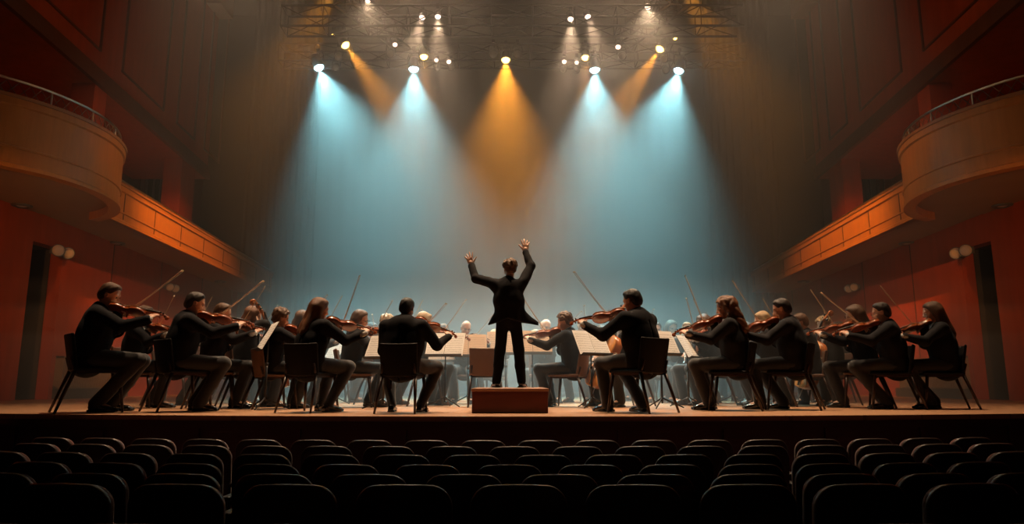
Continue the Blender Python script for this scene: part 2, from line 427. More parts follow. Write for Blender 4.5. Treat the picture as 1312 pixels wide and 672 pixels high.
    bx(RX, RX + .2, -3, YB, -1.4, 14); struct('wall_gallery', b, M_DARKRED).name = 'wall_%s_gallery' % nm
    b = NB()
    for y0 in (15.2, 17.6, 20.4): bx(RX - .03, RX, y0, y0 + .05, z_bot(y0) + .3, 9)
    struct('x', b, M_SEAM).name = 'trim_6' if sg < 0 else 'trim_7'
    # upper wall: hangs over the gallery
    b = NB()
    yy = [-3, 8, 12, 14, 16, 18, 20, y_end]
    def hb(y0, y1, x0, x1, z0, z1, z2, z3):     # box with sloping bottom/top
        vs = [b.verts.new(P(*q)) for q in ((x0, y0, z0), (x1, y0, z0), (x1, y1, z1), (x0, y1, z1), (x0, y0, z2), (x1, y0, z2), (x1, y1, z3), (x0, y1, z3))]
        for q in ((0, 1, 2, 3), (7, 6, 5, 4), (0, 4, 5, 1), (1, 5, 6, 2), (2, 6, 7, 3), (3, 7, 4, 0)): b.faces.new([vs[i] for i in q])
    hb(4, y_end, WX, RX, z_up(4), z_up(y_end), 14, 14)
    bmesh.ops.recalc_face_normals(b, faces=b.faces)
    struct('wall_%s_upper' % nm, b, M_REDWOOD)
    b = NB()
    hb(4, y_end, WX - .10, WX, z_up(4) - .02, z_up(y_end) - .02, z_up(4) + .16, z_up(y_end) + .16)
    hb(4, y_end, WX - .05, WX, z_up(4) + .16, z_up(y_end) + .16, z_up(4) + .36, z_up(y_end) + .36)
    bmesh.ops.recalc_face_normals(b, faces=b.faces)
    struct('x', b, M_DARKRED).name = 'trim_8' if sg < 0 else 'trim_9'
    # raised mouldings of the wall panels
    b = NB()
    for (y0, y1) in ((12.2, 14.35), (15.2, 17.2), (17.9, 19.0), (19.6, 20.7)):
        w = .045; k0, k1 = z_up(y0) + .75, z_up(y1) + .75; zt = 12.5
        hb(y0, y1, WX - .04, WX, k0, k1, k0 + w, k1 + w); hb(y0, y1, WX - .04, WX, zt, zt, zt + w, zt + w)
        hb(y0, y0 + w, WX - .04, WX, k0, k0, zt, zt); hb(y1 - w, y1, WX - .04, WX, k1, k1, zt, zt)
    bmesh.ops.recalc_face_normals(b, faces=b.faces)
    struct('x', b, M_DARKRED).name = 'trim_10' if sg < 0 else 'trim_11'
    # pale edge at the top of the side wall
    b = NB()
    q = at(276, 24, y_end)
    hb(y_end - .9, y_end + .02, WX - .42, WX + .1, q[2], q[2], 14, 14)
    bmesh.ops.recalc_face_normals(b, faces=b.faces)
    struct('x', b, M_SOFFIT).name = 'trim_12' if sg < 0 else 'trim_13'
    # piers between balcony and upper wall
    for y0, y1 in ((14.3, 14.75), (18.45, 19.25)):
        b = NB(); hb(y0, y1, WX, WX + .5, z_bot(y0), z_bot(y1), z_up(y0), z_up(y1)); bmesh.ops.recalc_face_normals(b, faces=b.faces)
        struct('column_gallery', b, M_REDWOOD).name = 'column_%s_%d' % (nm, 1 if y0 < 15 else 2)
    # gallery doors with glass
    for k, (px, py, w, h) in enumerate(((196, 236, .9, 1.1), (33, 128, 1.2, 1.0))):
        q = at_x(px, py, -RX)
        t = bpy.data.objects.new('window_%d' % (k + (1 if sg < 0 else 3)), None); C.objects.link(t); t['kind'] = 'structure'; t.location = P(RX, q[1], q[2])
        b = NB()
        f = .07
        for (ya, yb2, za, zb2) in ((-w / 2, w / 2, h / 2 - f, h / 2), (-w / 2, w / 2, -h / 2, -h / 2 + f), (-w / 2, -w / 2 + f, -h / 2, h / 2), (w / 2 - f, w / 2, -h / 2, h / 2), (-f / 2, f / 2, -h / 2, h / 2)):
            box(b, (-.06 if sg > 0 else 0, ya, za), (0 if sg > 0 else .06, yb2, zb2))
        obj('window_frame', b, M_GREYM, t)
        b = NB(); box(b, (-.02 if sg > 0 else 0, -w / 2, -h / 2), (0 if sg > 0 else .02, w / 2, h / 2)); obj('window_pane', b, M_GLASSDARK, t)
    # ---- slatted radiator cover on the lower wall
    t = thing('radiator', 'slatted radiator cover low on the %s wall beside the doorway' % nm, 'radiator', P(WX, 13.98, 0))
    L, H0, H1 = 2.3, .2, .84
    bq = lambda b, x0, x1, y0, y1, z0, z1: box(b, (min(-sg * x0, -sg * x1), y0, z0), (max(-sg * x0, -sg * x1), y1, z1))
    b = NB(); bq(b, 0, .16, 0, L, H1 - .04, H1); bq(b, 0, .16, 0, .04, H0, H1); bq(b, 0, .16, L - .04, L, H0, H1); bq(b, 0, .10, 0, L, H0, H0 + .04); obj('casing', b, M_GREYWOOD, t)
    b = NB()
    for i in range(40): bq(b, .12, .15, .06 + i * .0555, .085 + i * .0555, H0 + .02, H1 - .04)
    obj('slats', b, M_GREYWOOD, t)
    b = NB(); bq(b, 0, .2, -.0, L + .1, 0, H0); obj('plinth', b, M_DARK, t)
    # ---- twin wall lamps
    for j, (px, py, w) in enumerate(((85, 323, .12), (224, 369, .11))):
        q = at_x(px, py, -(WX - .2))
        t = thing('wall_lamp', 'unlit twin wall lamp %s' % (('above the %s doorway beside the radiator' if j == 0 else 'farther back on the %s wall under the balcony') % nm), 'lamp', P(WX, q[1], q[2]))
        b = NB(); bq(b, 0, .03, -.2, .2, -.06, .06); bq(b, .03, .09, -.03, .03, -.03, .03); obj('mount', b, M_GREYM, t)
        for s in (-1, 1):
            d = Vector((-sg * .7, -.7, -.12)).normalized(); o0 = Vector((-sg * .12, s * .15, 0))
            b = NB(); lathe(b, [(-.12, .05), (-.1, .08), (.06, w), (.08, w)], o0, d, 20); h_ = obj('lamp_head', b, M_GREYM, t)
            b = NB(); lathe(b, [(.075, w * .9), (.09, w * .85), (.1, w * .5)], o0, d, 20); obj('lens', b, M_PALE, h_)
    return z_bot, z_top
side(-1, 'left'); side(1, 'right')
# dark masking curtains at both sides of the backdrop
for sg, nm in ((-1, 'left'), (1, 'right')):
    b = NB()
    strip(b, [[(sg * (6.6 + 2.4 * i / 60), 22.9 + 0.06 * math.sin(i * 1.1), z) for i in range(61)] for z in (0.02, 6, 13.8)])
    tag(obj('side_curtain', b, M_LEGCLOTH), 'dark side curtain hanging at the %s end of the backdrop' % nm, 'curtain')

# ================================================================ TRUSSES
def truss(name, p0, p1, s, label, bays):
    p0, p1 = Vector(p0), Vector(p1); d = (p1 - p0); L = d.length; d.normalize()
    sx = d.cross(Vector((0, 0, 1))).normalized() * s / 2; sz = Vector((0, 0, s / 2))
    t = thing(name, label, 'truss', p0)
    cs = [sx + sz, -sx + sz, -sx - sz, sx - sz]
    for c in cs:
        b = NB(); tube(b, [c, c + d * L], .024, 8); obj('chord', b, M_TRUSS, t)
    b = NB()
    for k in range(bays):
        a, e = d * (L * k / bays), d * (L * (k + 1) / bays)
        for i in range(4):
            c0, c1 = cs[i], cs[(i + 1) % 4]
            tube(b, [c0 + a, c1 + e] if k % 2 else [c1 + a, c0 + e], .010, 6); tube(b, [c0 + a, c1 + a], .010, 6)
    obj('lacing', b, M_TRUSS, t)
    for f in (.08, .92):
        b = NB(); q = d * L * f; tube(b, [q + sz, Vector((q.x, q.y, 13.98 - p0.z))], .008, 5); obj('cable', b, M_BLACK, t)
    return t
ft = at(656, 27, 12.6)[2]; bt = at(656, 72, 15.4)[2]
truss('lighting_truss', (-4.4, 12.6, ft), (4.4, 12.6, ft), .42, 'front metal lighting truss spanning the top of the stage', 11)
truss('lighting_truss', (-5.4, 15.4, bt), (5.4, 15.4, bt), .42, 'rear metal lighting truss above the blue and amber lamps', 13)
truss('lighting_truss', tuple(at(440, -6, 11.6)), tuple(at(515, 52, 15.2)), .36, 'slanting metal lighting truss on the left of the rig', 6)
truss('lighting_truss', tuple(at(872, -6, 11.6)), tuple(at(797, 52, 15.2)), .36, 'slanting metal lighting truss on the right of the rig', 6)

# ================================================================ LAMPS
def em(name, col, s):
    return mat(name, (0.02, 0.02, 0.02), 0.3, emit=col, estr=s)
LC = {'cyan': (0.36, 0.87, 0.95), 'amber': (1.0, 0.35, 0.03), 'warm': (1.0, 0.66, 0.40), 'orange': (1.0, 0.38, 0.10)}
LENS = {'cyan': em('lens_cyan', (.45, .9, 1.0), 26), 'amber': em('lens_amber', (1, .60, .14), 9), 'warm': em('lens_warm', (1, .72, .56), 3),
        'off': mat('lens_off', (.25, .22, .2), .15, spec=.8), 'orange': em('lens_orange', (1, .5, .2), 6)}
def lamp(px, py, Y, aim, kind, power, size, blend, label, r=.11, spot=True, pos=None, rad=.04, lit=True, group=None):
    p = at(px, py, Y) if pos is None else V3(*pos)
    aim = V3(*aim); d = (aim - p) / np.linalg.norm(aim - p)
    t = thing('stage_spotlight', label, 'spotlight', tuple(p), group=group)
    x, y, dd = frame_of(d)
    k = r / .11
    b = NB(); lathe(b, [(-.34 * k, .05 * k), (-.32 * k, .075 * k), (-.2 * k, .085 * k), (-.12 * k, r), (0, r), (.03 * k, r * 1.06), (.03 * k, r * .96), (0, r * .94)], (0, 0, 0), d, 24, cap=False)
    lathe(b, [(-.341 * k, .049 * k), (-.34 * k, .05 * k)], (0, 0, 0), d, 24); hs = obj('housing', b, M_BLACK, t)
    b = NB()
    for q in (-.27, -.23): lathe(b, [(q * k, .1 * k), ((q + .012) * k, .1 * k)], (0, 0, 0), d, 20)
    obj('cooling_fins', b, M_GREYM, hs)
    b = NB(); lathe(b, [(.0, r * 1.1), (.02 * k, r * 1.14), (.045 * k, r * 1.1), (.045 * k, r * .98), (.0, r * .98)], (0, 0, 0), d, 24, cap=False); obj('rim', b, M_GREYM, t)
    b = NB(); lathe(b, [(-.01, r * .93)] + [(r * .85 * math.sin(a), r * .93 * math.cos(a)) for a in np.linspace(0, 1.5, 7)], (0, 0, 0), d, 20)
    obj('lens', b, LENS[kind] if lit else LENS['off'], t)
    side = Vector((1, 0, 0)); side = (side - dd * side.dot(dd)).normalized()
    up = Vector((0, 0, 1))
    b = NB(); c = -dd * .1 * k
    tube(b, [c + side * r * 1.12, c + side * r * 1.2 + up * .12 * k, c + side * r * .9 + up * .24 * k, c - side * r * .9 + up * .24 * k, c - side * r * 1.2 + up * .12 * k, c - side * r * 1.12], .012 * k, 6)
    obj('yoke', b, M_BLACK, t)
    b = NB(); tube(b, [c + up * .24 * k, c + up * .4 * k], .02 * k, 8); box(b, tuple(c + up * .34 * k - Vector((.035,) * 3)), tuple(c + up * .34 * k + Vector((.035,) * 3))); obj('clamp', b, M_BLACK, t)
    if pos is not None:
        b = NB(); tube(b, [c + up * .38 * k, Vector((c.x, c.y, 13.98 - p[2]))], .015, 8); obj('hanging_rod', b, M_BLACK, t)
    if power:
        ld = bpy.data.lights.new('beam', 'SPOT'); ld.energy = power; ld.color = LC[kind]; ld.spot_size = math.radians(size); ld.spot_blend = blend; ld.shadow_soft_size = rad
        lo = bpy.data.objects.new('beam', ld); C.objects.link(lo); lo.parent = t
        lo.location = tuple(d * (r * .8 + .03)); lo.rotation_euler = Vector(d).to_track_quat('-Z', 'Y').to_euler()
    return t
# ---- the rig as in the photograph: pixel, distance, aim on the stage
CY, AM, WM, OV = 3500, 1900, 1000, 4000
lamp(408, 85, 14, (-1.3, 12.8, 0), 'cyan', CY, 68, .95, 'lit pale blue spotlight, farthest left of the four blue lamps', .11)
lamp(530, 87, 14, (-1.7, 12.8, 0), 'cyan', CY, 64, .9, 'lit pale blue spotlight, left of centre beside an amber lamp', .11)
lamp(762, 88, 14, (1.7, 12.8, 0), 'cyan', CY, 64, .9, 'lit pale blue spotlight, right of centre beside an amber lamp', .11)
lamp(870, 89, 14, (1.3, 12.8, 0), 'cyan', CY, 68, .95, 'lit pale blue spotlight, farthest right of the four blue lamps', .11)
lamp(442, 57, 15, (1.5, 12, 0), 'amber', AM*1.5, 24, .7, 'lit amber spotlight, farthest left of the big amber lamps', .105)
lamp(543, 72, 15, (-1.2, 12, 0), 'amber', AM * .3, 26, .7, 'lit amber spotlight beside the left centre blue lamp', .095)
lamp(648, 76, 15, (-.1, 12, 0), 'amber', AM * 1.8, 50, 1.0, 'lit amber spotlight in the middle of the rig above the conductor', .105)
lamp(750, 73, 15, (1.2, 12, 0), 'amber', AM * .3, 26, .7, 'lit amber spotlight beside the right centre blue lamp', .095)
lamp(846, 62, 15, (-1.5, 12, 0), 'amber', AM*1.5, 24, .7, 'lit amber spotlight, farthest right of the big amber lamps', .105)
lamp(427, 45, 15.3, (-4, 12, 0), 'amber', 0, 26, .7, 'tiny lit amber lamp up left of the leftmost big amber lamp', .045)
lamp(865, 49, 15.3, (4, 12, 0), 'amber', 0, 26, .7, 'tiny lit amber lamp up right of the rightmost big amber lamp', .045)
lamp(436, -26, 13.5, (-7.9, 16.6, 3.7), 'amber', 4600, 44, .9, 'amber spotlight above the left top edge, aimed at the left side', .12)
lamp(868, -26, 13.5, (7.9, 16.6, 3.7), 'amber', 4600, 44, .9, 'amber spotlight above the right top edge, aimed at the right side', .12)
for (px, py, ax, ay, pw, lab) in (
        (471, 0, -1.2, 5.5, .3, 'small lit white lamp at the top edge, left of the paired lamps'),
        (541, 22, -2.4, 8.6, 1, 'small lit white lamp under the front truss, left one of the left pair'),
        (561, 21, -.8, 8.8, 1, 'small lit white lamp under the front truss, right one of the left pair'),
        (731, 24, .8, 8.8, 1, 'small lit white lamp under the front truss, left one of the right pair'),
        (753, 21, 2.4, 8.6, 1, 'small lit white lamp under the front truss, right one of the right pair'),
        (830, 9, 1.2, 5.5, .3, 'small lit white lamp near the top edge, right of the paired lamps')):
    lamp(px, py, 12.6, (ax, ay, 0), 'warm', WM * pw, 34, 1.0, lab, .06)
for (px, py, Y, r, lab) in ((506, 57, 14, .055, 'small dim white lamp beside the left end of the rear truss'),
        (559, 77, 15, .05, 'small dim lamp just right of the left centre amber lamp'), (575, 79, 15, .055, 'small dim lamp, second to the right of the left centre amber lamp'),
        (723, 79, 15, .055, 'small dim lamp, second to the left of the right centre amber lamp'), (739, 80, 15, .05, 'small dim lamp just left of the right centre amber lamp'),
        (792, 60, 14, .06, 'small dim white lamp beside the right end of the rear truss')):
    lamp(px, py, Y, (px / 656 * 3 - 3, 9, 0), 'warm', 0, 50, 1, lab, r)
for (px, py, Y, r, lab) in ((632, 70, 14.6, .09, 'unlit round spotlight just left of the middle amber lamp'), (663, 70, 14.6, .09, 'unlit round spotlight just right of the middle amber lamp'),
        (500, 69, 15, .09, 'unlit spotlight below the left small dim lamp'), (433, 74, 15, .08, 'unlit spotlight, upper of two below the leftmost amber lamp'), (430, 87, 15, .08, 'unlit spotlight, lower of two below the leftmost amber lamp'),
        (560, 87, 15, .07, 'unlit spotlight right of the left centre blue lamp'), (578, 87, 15, .07, 'unlit spotlight, second right of the left centre blue lamp'), (722, 89, 15, .07, 'unlit spotlight, second left of the right centre blue lamp'), (739, 90, 15, .07, 'unlit spotlight left of the right centre blue lamp'),
        (797, 72, 15, .09, 'unlit spotlight below the right small dim lamp'), (851, 76, 15, .08, 'unlit spotlight, upper of two below the rightmost amber lamp'), (853, 90, 15, .08, 'unlit spotlight, lower of two below the rightmost amber lamp')):
    lamp(px, py, Y, ((px - 656) / 60, 8.2, 1), 'warm', 0, 50, 1, lab, r, lit=False)
# house lights over the hall, outside the picture: they wash the balcony fronts and lower walls; added lamps are marked below
for sg, nm in ((-1, 'left'), (1, 'right')):
    lamp(0, 0, 0, (sg * 7.9, 14.4, 3.8), 'amber', 2600, 30, .9, 'ceiling spotlight above the hall aimed at the %s balcony front' % nm, .12, pos=(-sg * 1.5, 7.0, 9.5))
    lamp(0, 0, 0, (sg * 9.0, 14.2, 1.6), 'orange', 420, 44, 1.0, 'wash light over the hall aimed at the %s lower wall' % nm, .1, pos=(sg * 6.2, 5.8, 2.7))
    lamp(0, 0, 0, (sg * 9.0, 15.5, 8.6), 'orange', 450, 44, 1.0, 'added unseen wash light over the hall aimed at the %s upper wall' % nm, .1, pos=(-sg * 3.0, 6.5, 8.0))  # added lamp out of view, only lifts the upper wall
    for x, y2, pw, q in ((1.35, 10.3, 1.0, 'inner'), (4.2, 10.0, .8, 'outer'), (2.4, 13.2, .15, 'rear')):  # added lamps out of view: warm key for players, floor and low haze
        lamp(0, 0, 0, (sg * x * 1.02, y2 - .9 if q != 'rear' else 12.8, 0), 'warm', OV * pw, 52, .9, 'added unseen warm overhead spotlight, %s one above the %s half of the orchestra' % (q, nm), .12, pos=(sg * x, y2 - .4, 9.6))
w = bpy.data.worlds.new('world'); S.world = w; w.use_nodes = True
w.node_tree.nodes['Background'].inputs[0].default_value = (0.16, 0.12, 0.11, 1); w.node_tree.nodes['Background'].inputs[1].default_value = 0.02
# ---- haze over the stage
m = bpy.data.materials.new('stage_haze'); m.use_nodes = True; nt = m.node_tree; nt.nodes.clear()
o_ = nt.nodes.new('ShaderNodeOutputMaterial'); v_ = nt.nodes.new('ShaderNodeVolumeScatter'); v_.inputs['Density'].default_value = 0.045; v_.inputs['Anisotropy'].default_value = 0.65
v_.inputs['Color'].default_value = (1, 1, 1, 1)
nt.links.new(v_.outputs[0], o_.inputs['Volume'])
ml = m.copy(); ml.name = 'low_haze'
for n_ in ml.node_tree.nodes:
    if n_.type == 'VOLUME_SCATTER': n_.inputs['Density'].default_value = 0.026; n_.inputs['Anisotropy'].default_value = 0.0
for k, (zt, y0) in enumerate(((1.0, 9.3), (1.45, 9.8), (1.9, 10.3))):
    b = NB(); box(b, (-7.2 - .3 * k, y0, 0.005 + k * .001), (7.2 + .3 * k, 22.5, zt)); lh = obj('low_haze', b, ml); tag(lh, ['low', 'middle', 'upper'][k] + ' layer of smoke haze hugging the stage floor among the players', 'haze', kind='stuff')
b = NB(); box(b, (-6.7, 9.0, 0.004), (6.7, 24.0, 9.4)); hz = obj('stage_haze', b, m); tag(hz, 'thin smoky haze filling the air over the stage', 'haze', kind='stuff')
S.view_settings.view_transform = 'Standard'; S.view_settings.look = 'None'; S.view_settings.exposure = 0; S.view_settings.gamma = 1; S.view_settings.use_curve_mapping = False
S.cycles.max_bounces = 5; S.cycles.volume_bounces = 0; S.cycles.use_denoising = True
# ================================================================ PEOPLE
def nrm(v): v = np.array(v, float); return v / (np.linalg.norm(v) + 1e-12)
def rot(ax, deg):
    return np.array(Matrix.Rotation(math.radians(deg), 3, ax))
def ik(a, c, l1, l2, pole):
    a, c = np.array(a, float), np.array(c, float); d = c - a; L = np.linalg.norm(d); u = d / L
    L = min(L, (l1 + l2) * .995); x = (l1 * l1 - l2 * l2 + L * L) / (2 * L); h = math.sqrt(max(l1 * l1 - x * x, 0))
    p = np.array(pole, float); p = nrm(p - u * (p @ u))
    return a + u * x + p * h, a + u * L
def hand_prims(wr, d, n, s, curl=35, spread=6, thumb=40, scale=1.0, tcurl=20):
    """wr wrist, d finger direction, n palm normal (the way fingers curl), s side of the thumb; yields round cones"""
    d, n = nrm(d), nrm(n); s = nrm(np.array(s) - d * (np.array(s) @ d)); n = nrm(n - d * (n @ d) - s * (n @ s)); k = scale
    out = []
    out += [('p', wr - d * .01 * k, wr + d * .03 * k, .024 * k, .026 * k)]
    for j, t in enumerate((.028, .010, -.009, -.027)):
        out.append(('p', wr + d * .012 * k + s * t * .6 * k, wr + d * (.088 - .004 * abs(j - 1)) * k + s * t * k, .015 * k, .0115 * k))
    for j, (t, L) in enumerate(((.030, .068), (.0105, .077), (-.010, .071), (-.029, .056))):
        base = wr + d * (.090 - .004 * abs(j - 1)) * k + s * t * k
        a = math.radians(spread * (1.3 - j * .95)); dd = d * math.cos(a) + s * math.sin(a)
        p = base; ang = 0; cu = curl + (j - 1.5) * 4
        for i, (f, r0, r1) in enumerate(((.45, .0098, .0088), (.31, .0088, .0078), (.24, .0078, .0066))):
            ang += math.radians(cu * (.75, 1.05, .8)[i])
            q = p + (dd * math.cos(ang) + n * math.sin(ang)) * L * f * k
            out.append(('f', p, q, r0 * k, r1 * k)); p = q
    tb = wr + d * .028 * k + s * .026 * k; a = math.radians(thumb)
    td = d * math.cos(a) + s * math.sin(a); q = tb + td * .045 * k
    out.append(('p', wr + d * .01 * k + s * .012 * k, tb + td * .01 * k, .017 * k, .014 * k)); out.append(('f', tb, q, .014 * k, .0105 * k))
    a2 = math.radians(tcurl); td2 = nrm(td * math.cos(a2) + (n * .8 - s * .3) * math.sin(a2)); out.append(('f', q, q + td2 * .032 * k, .0105 * k, .0085 * k))
    return out

def person_mesh(P, res=.006, cres=.010):
    """P: pose dict in the person's own frame (x right, y forward, z up, floor at 0). Returns meshes and frames."""
    ur, uo = P['U']                     # upper body rotation and pelvis position
    U = lambda *p: ur @ np.array(p, float) + uo
    w = P.get('w', 1.0); g = P.get('girth', 1.0)
    hr, ho = P['H']                     # head rotation / head centre
    sh = {-1: U(-.185 * w, .005, .445) + V3(0, 0, P.get('lift', (0, 0))[0]), 1: U(.185 * w, .005, .445) + V3(0, 0, P.get('lift', (0, 0))[1])}
    arms = {}
    for s in (-1, 1):
        A = P['arms'][s]; e, wr = ik(sh[s], A['w'], .285, .255, A['pole']); arms[s] = (e, wr, A)
    legs = P['legs']                    # {s: (hip, knee, ankle, toe_dir)}
    pts = [ho + V3(0, 0, .2), ho - V3(.15, .15, 0), ho + V3(.15, .15, 0)] + [a[0] for a in arms.values()] + [a[1] + a[2]['d'] * .2 for a in arms.values()] + [sh[1] + V3(.1, 0, 0), sh[-1] - V3(.1, 0, 0)]
    for s in (-1, 1): pts += [legs[s][0] + V3(s * .12, -.2, 0), legs[s][1] + V3(s * .1, .1, .1), legs[s][2] + V3(s * .08, -.1, -.09), legs[s][2] + nrm(legs[s][3]) * .22]
    pts = np.array(pts); lo = pts.min(0) - .07; hi = pts.max(0) + .07; lo[2] = -.01
    T = (ur, uo); HT = (hr, ho)
    # ---------------- body (skin): one continuous surface
    b = Sdf(lo, hi, res)
    b.rc((0, 0, .07), (0, 0, .28), .120 * g, .12 * g, sc=(1, .7, 1), T=T); b.rc((0, .0, .28), (0, .005, .40), .135 * w * g, .13 * w, .04, sc=(1, .68, 1), T=T)
    b.rc((-.12 * w, 0, .44), (.12 * w, 0, .44), .045, .045, .04, T=T)
    nk0 = U(0, -.005, .46); nk1 = ho + hr @ V3(0, -.025, -.06)
    b.rc(nk0, nk1, .062, .052, .03)
    for s in (-1, 1):
        e, wr, A = arms[s]
        b.rc(sh[s], e, .045, .036, .03); b.rc(e, wr, .036, .025, .01)
        h, kn, an, td = legs[s]
        b.rc(h, kn, .07, .05, .02); b.rc(kn, an, .05, .033, .02); b.rc(an, an + nrm(td) * .14 - V3(0, 0, .05), .033, .022, .01)
        n0 = A['n']; hp = hand_prims(wr, A['d'], n0, A['s'], **A.get('h', {}))
        for kind, p, q, r0, r1 in hp: b.rc(p, q, r0, r1, .008 if kind == 'p' else .0025)
    fem = P.get('fem', 0)
    b.ell((0, -.012, .035), (.074, .094, .086), .01, T=HT); b.ell((0, .022, -.03), (.06, .066, .082), .02, T=HT)
    b.rc((-.016, .055, -.098), (.016, .055, -.098), .02, .02, .02, T=HT)
    b.rc((-.03, .07, .024), (.03, .07, .024), .016, .016, .012, T=HT)
    for s in (-1, 1):
        b.ell((s * .031, .092, .004), (.017, .014, .013), .01, T=HT, sub=True)
        b.ell((s * .038, .055, -.03), (.022, .024, .022), .015, T=HT)
        b.ell((s * .074, -.006, -.004), (.010, .019, .031), .006, T=HT)
        b.ell((s * .081, .0, -.004), (.006, .010, .018), .004, T=HT, sub=True)
    b.rc((0, .078, .016), (0, .100, -.028), .008, .013, .008, T=HT); b.rc((-.012, .092, -.033), (.012, .092, -.033), .008, .008, .006, T=HT)
    b.rc((-.02, .079, -.062), (.02, .079, -.062), .0075, .0075, .006, T=HT); b.rc((-.016, .078, -.074), (.016, .078, -.074), .008, .008, .006, T=HT)
    b.rc((-.018, .090, -.0675), (.018, .090, -.0675), .003, .003, .003, T=HT, sub=True)
    out = {'body': b.mesh('body')}
    # ---------------- jacket
    J = Sdf(lo, hi, cres)
    kn_ = P.get('wr', .0045)
    J.rc((0, -.012, .02), (0, -.012, .24), .168 * g, .170 * g, sc=(1.06, .84, 1), T=T)
    J.rc((0, -.010, .24), (0, -.012, .375), .180 * w * g, .172 * w, .05, sc=(1.04, .76, 1), T=T)
    J.rc((-.15 * w, -.005, .43), (.15 * w, -.005, .43), .070, .070, .05, T=T)
    J.rc((-.10 * w, -.008, .45), (-.03, -.018, .495), .055, .045, .04, T=T); J.rc((.10 * w, -.008, .45), (.03, -.018, .495), .055, .045, .04, T=T)
    J.rc((0, -.035, .46), (0, -.022, .51), .070, .068, .03, T=T)
    if P.get('tail'):
        tl = P['tail']
        for s in (-1, 1): J.rc(U(s * .08, -.01, .10), U(s * (.10 + tl[0 if s < 0 else 1]), -.03, -.12), .10, .075, .04, sc=(1, .7, 1))
        J.rc(U(0, -.02, .05), U(0, -.03, -.08), .13, .14, .05, sc=(1, .75, 1))
        J.add(lambda x, y, z: (z + .015 + .22 * np.abs(x)) , (-.5, -.4, -.4), (.5, .4, -.0), 0, True, T)
    else:
        J.rc((0, -.02, .03), (0, -.03, -.045), .165 * g, .175 * g, .04, sc=(1, .82, .8), T=T)
    for s in (-1, 1):
        e, wr, A = arms[s]; f = nrm(wr - e)
        J.rc(sh[s], e, .072, .062, .045); J.rc(e, wr - f * .02, .062, .046, .02)
        J.rc(wr - f * .03, wr - f * .012, .048, .047, .004)
    J.disp(wrinkle(kn_, P.get('seed', 1), 26))
    J.rbox((0, -.17, .12), (.0045, .09, .30), .003, T=T, sub=True) if not P.get('tail') else None
    J.rc(U(-.15 * w, -.16, .40), U(.15 * w, -.16, .40), .004, .004, .006, sub=True)
    # neck opening, open front, back vent
    J.rc(U(0, .0, .50), U(0, .02, .62), .055, .062, .004, sub=True)
    if not P.get('closed'):
        J.add(lambda x, y, z: np.maximum(np.maximum(np.abs(x) - .055 * np.clip((z - .17) / .3, 0, 1) - .003, -(y - .03)), -(z - .17)), (-.07, .03, .17), (.07, .2, .52), 0, True, T)
    if P.get('tail'): J.rbox((0, -.16, -.12), (.004, .06, .13), .003, T=T, sub=True)
    out['jacket'] = J.mesh('jacket', 1)
    LP = Sdf(lo, hi, min(cres, .010))        # lapels and collar
    for s in (-1, 1):
        LP.rc((s * .058, .128, .40), (s * .012, .158, .19), .030, .014, 0, sc=(1, .42, 1), T=T); LP.rc((s * .075, .02, .495), (s * .062, .118, .41), .022, .026, .02, sc=(1, .6, 1), T=T)
    LP.rc((-.05, -.055, .515), (.05, -.055, .515), .022, .022, .01, T=T); LP.rc((.055, -.045, .515), (.075, .02, .495), .022, .022, .01, T=T); LP.rc((-.055, -.045, .515), (-.075, .02, .495), .022, .022, .01, T=T)
    out['lapels'] = LP.mesh('lapels', 1)
    # ---------------- shirt: front wedge, collar and cuffs
    H = Sdf(lo, hi, min(cres, .009))
    H.rc((0, .012, .20), (0, .012, .385), .145 * w, .138 * w, .03, sc=(.6, .80, 1), T=T)
    H.rc((0, -.012, .50), (0, -.004, .535), .062, .060, .01, T=T); H.rc((0, -.012, .46), (0, .0, .60), .048, .048, 0, T=T, sub=True)
    out['shirt'] = H.mesh('shirt')
    for s, nm in ((-1, 'cuff_l'), (1, 'cuff_r')):
        e, wr, A = arms[s]; f = nrm(wr - e); Kf = Sdf(wr - .09, wr + .09, .005); Kf.rc(wr - f * .03, wr + f * .006, .038, .035); out[nm] = Kf.mesh('cuff')
    # ---------------- trousers
    Tt = Sdf(lo, hi, cres)
    if P.get('stand'):
        Tt.rc(U(-.03, 0, .03), U(.03, 0, .03), .135, .135, 0, sc=(1, .85, 1)); Tt.rc(U(-.04, 0, -.07), U(.04, 0, -.07), .075, .075, .03)
    else: Tt.ell((0, -.01, uo[2] - .02), (.175 * g, .145, .095))
    fl = P.get('flare', .070)
    for s in (-1, 1):
        h, kn, an, td = legs[s]
        t0 = .098 if not P.get('stand') else .085
        Tt.rc(h, kn, t0 * g, .074, .04); sh_ = nrm(an - kn)
        Tt.rc(kn, kn + (an - kn) * .5, .074, .068, .02); Tt.rc(kn + (an - kn) * .5, an + V3(0, 0, .0), .068, fl, .02)
    Tt.disp(wrinkle(.003, P.get('seed', 1) + 5, 22))
    Tt.add(lambda x, y, z: z - .035, lo, V3(hi[0], hi[1], .035), 0, True)
    out['trousers'] = Tt.mesh('trousers', 1)
    # ---------------- shoes
    for s, nm in ((-1, 'shoe_l'), (1, 'shoe_r')):
        h, kn, an, td = legs[s]; y = nrm((td[0], td[1], 0)); x = V3(y[1], -y[0], 0); Rm = np.stack([x, y, V3(0, 0, 1)], 1); o = V3(an[0], an[1], 0) + y * .0
        q = Sdf(o - .26, o + .26, .006); TT = (Rm, o)
        q.rc((0, -.035, .05), (0, .02, .06), .036, .040, T=TT); q.rc((0, .0, .075), (0, .005, .11), .036, .034, .02, T=TT)
        q.rc((0, .02, .05), (0, .135, .030), .040, .036, .02, T=TT, sc=(1.05, 1, .8)); q.rc((0, .12, .026), (0, .185, .020), .037, .024, .02, T=TT, sc=(1.1, 1, .75))
        q.rbox((0, .06, .008), (.042, .125, .008), .007, .008, T=TT)
        hh = P.get('heel', .022)
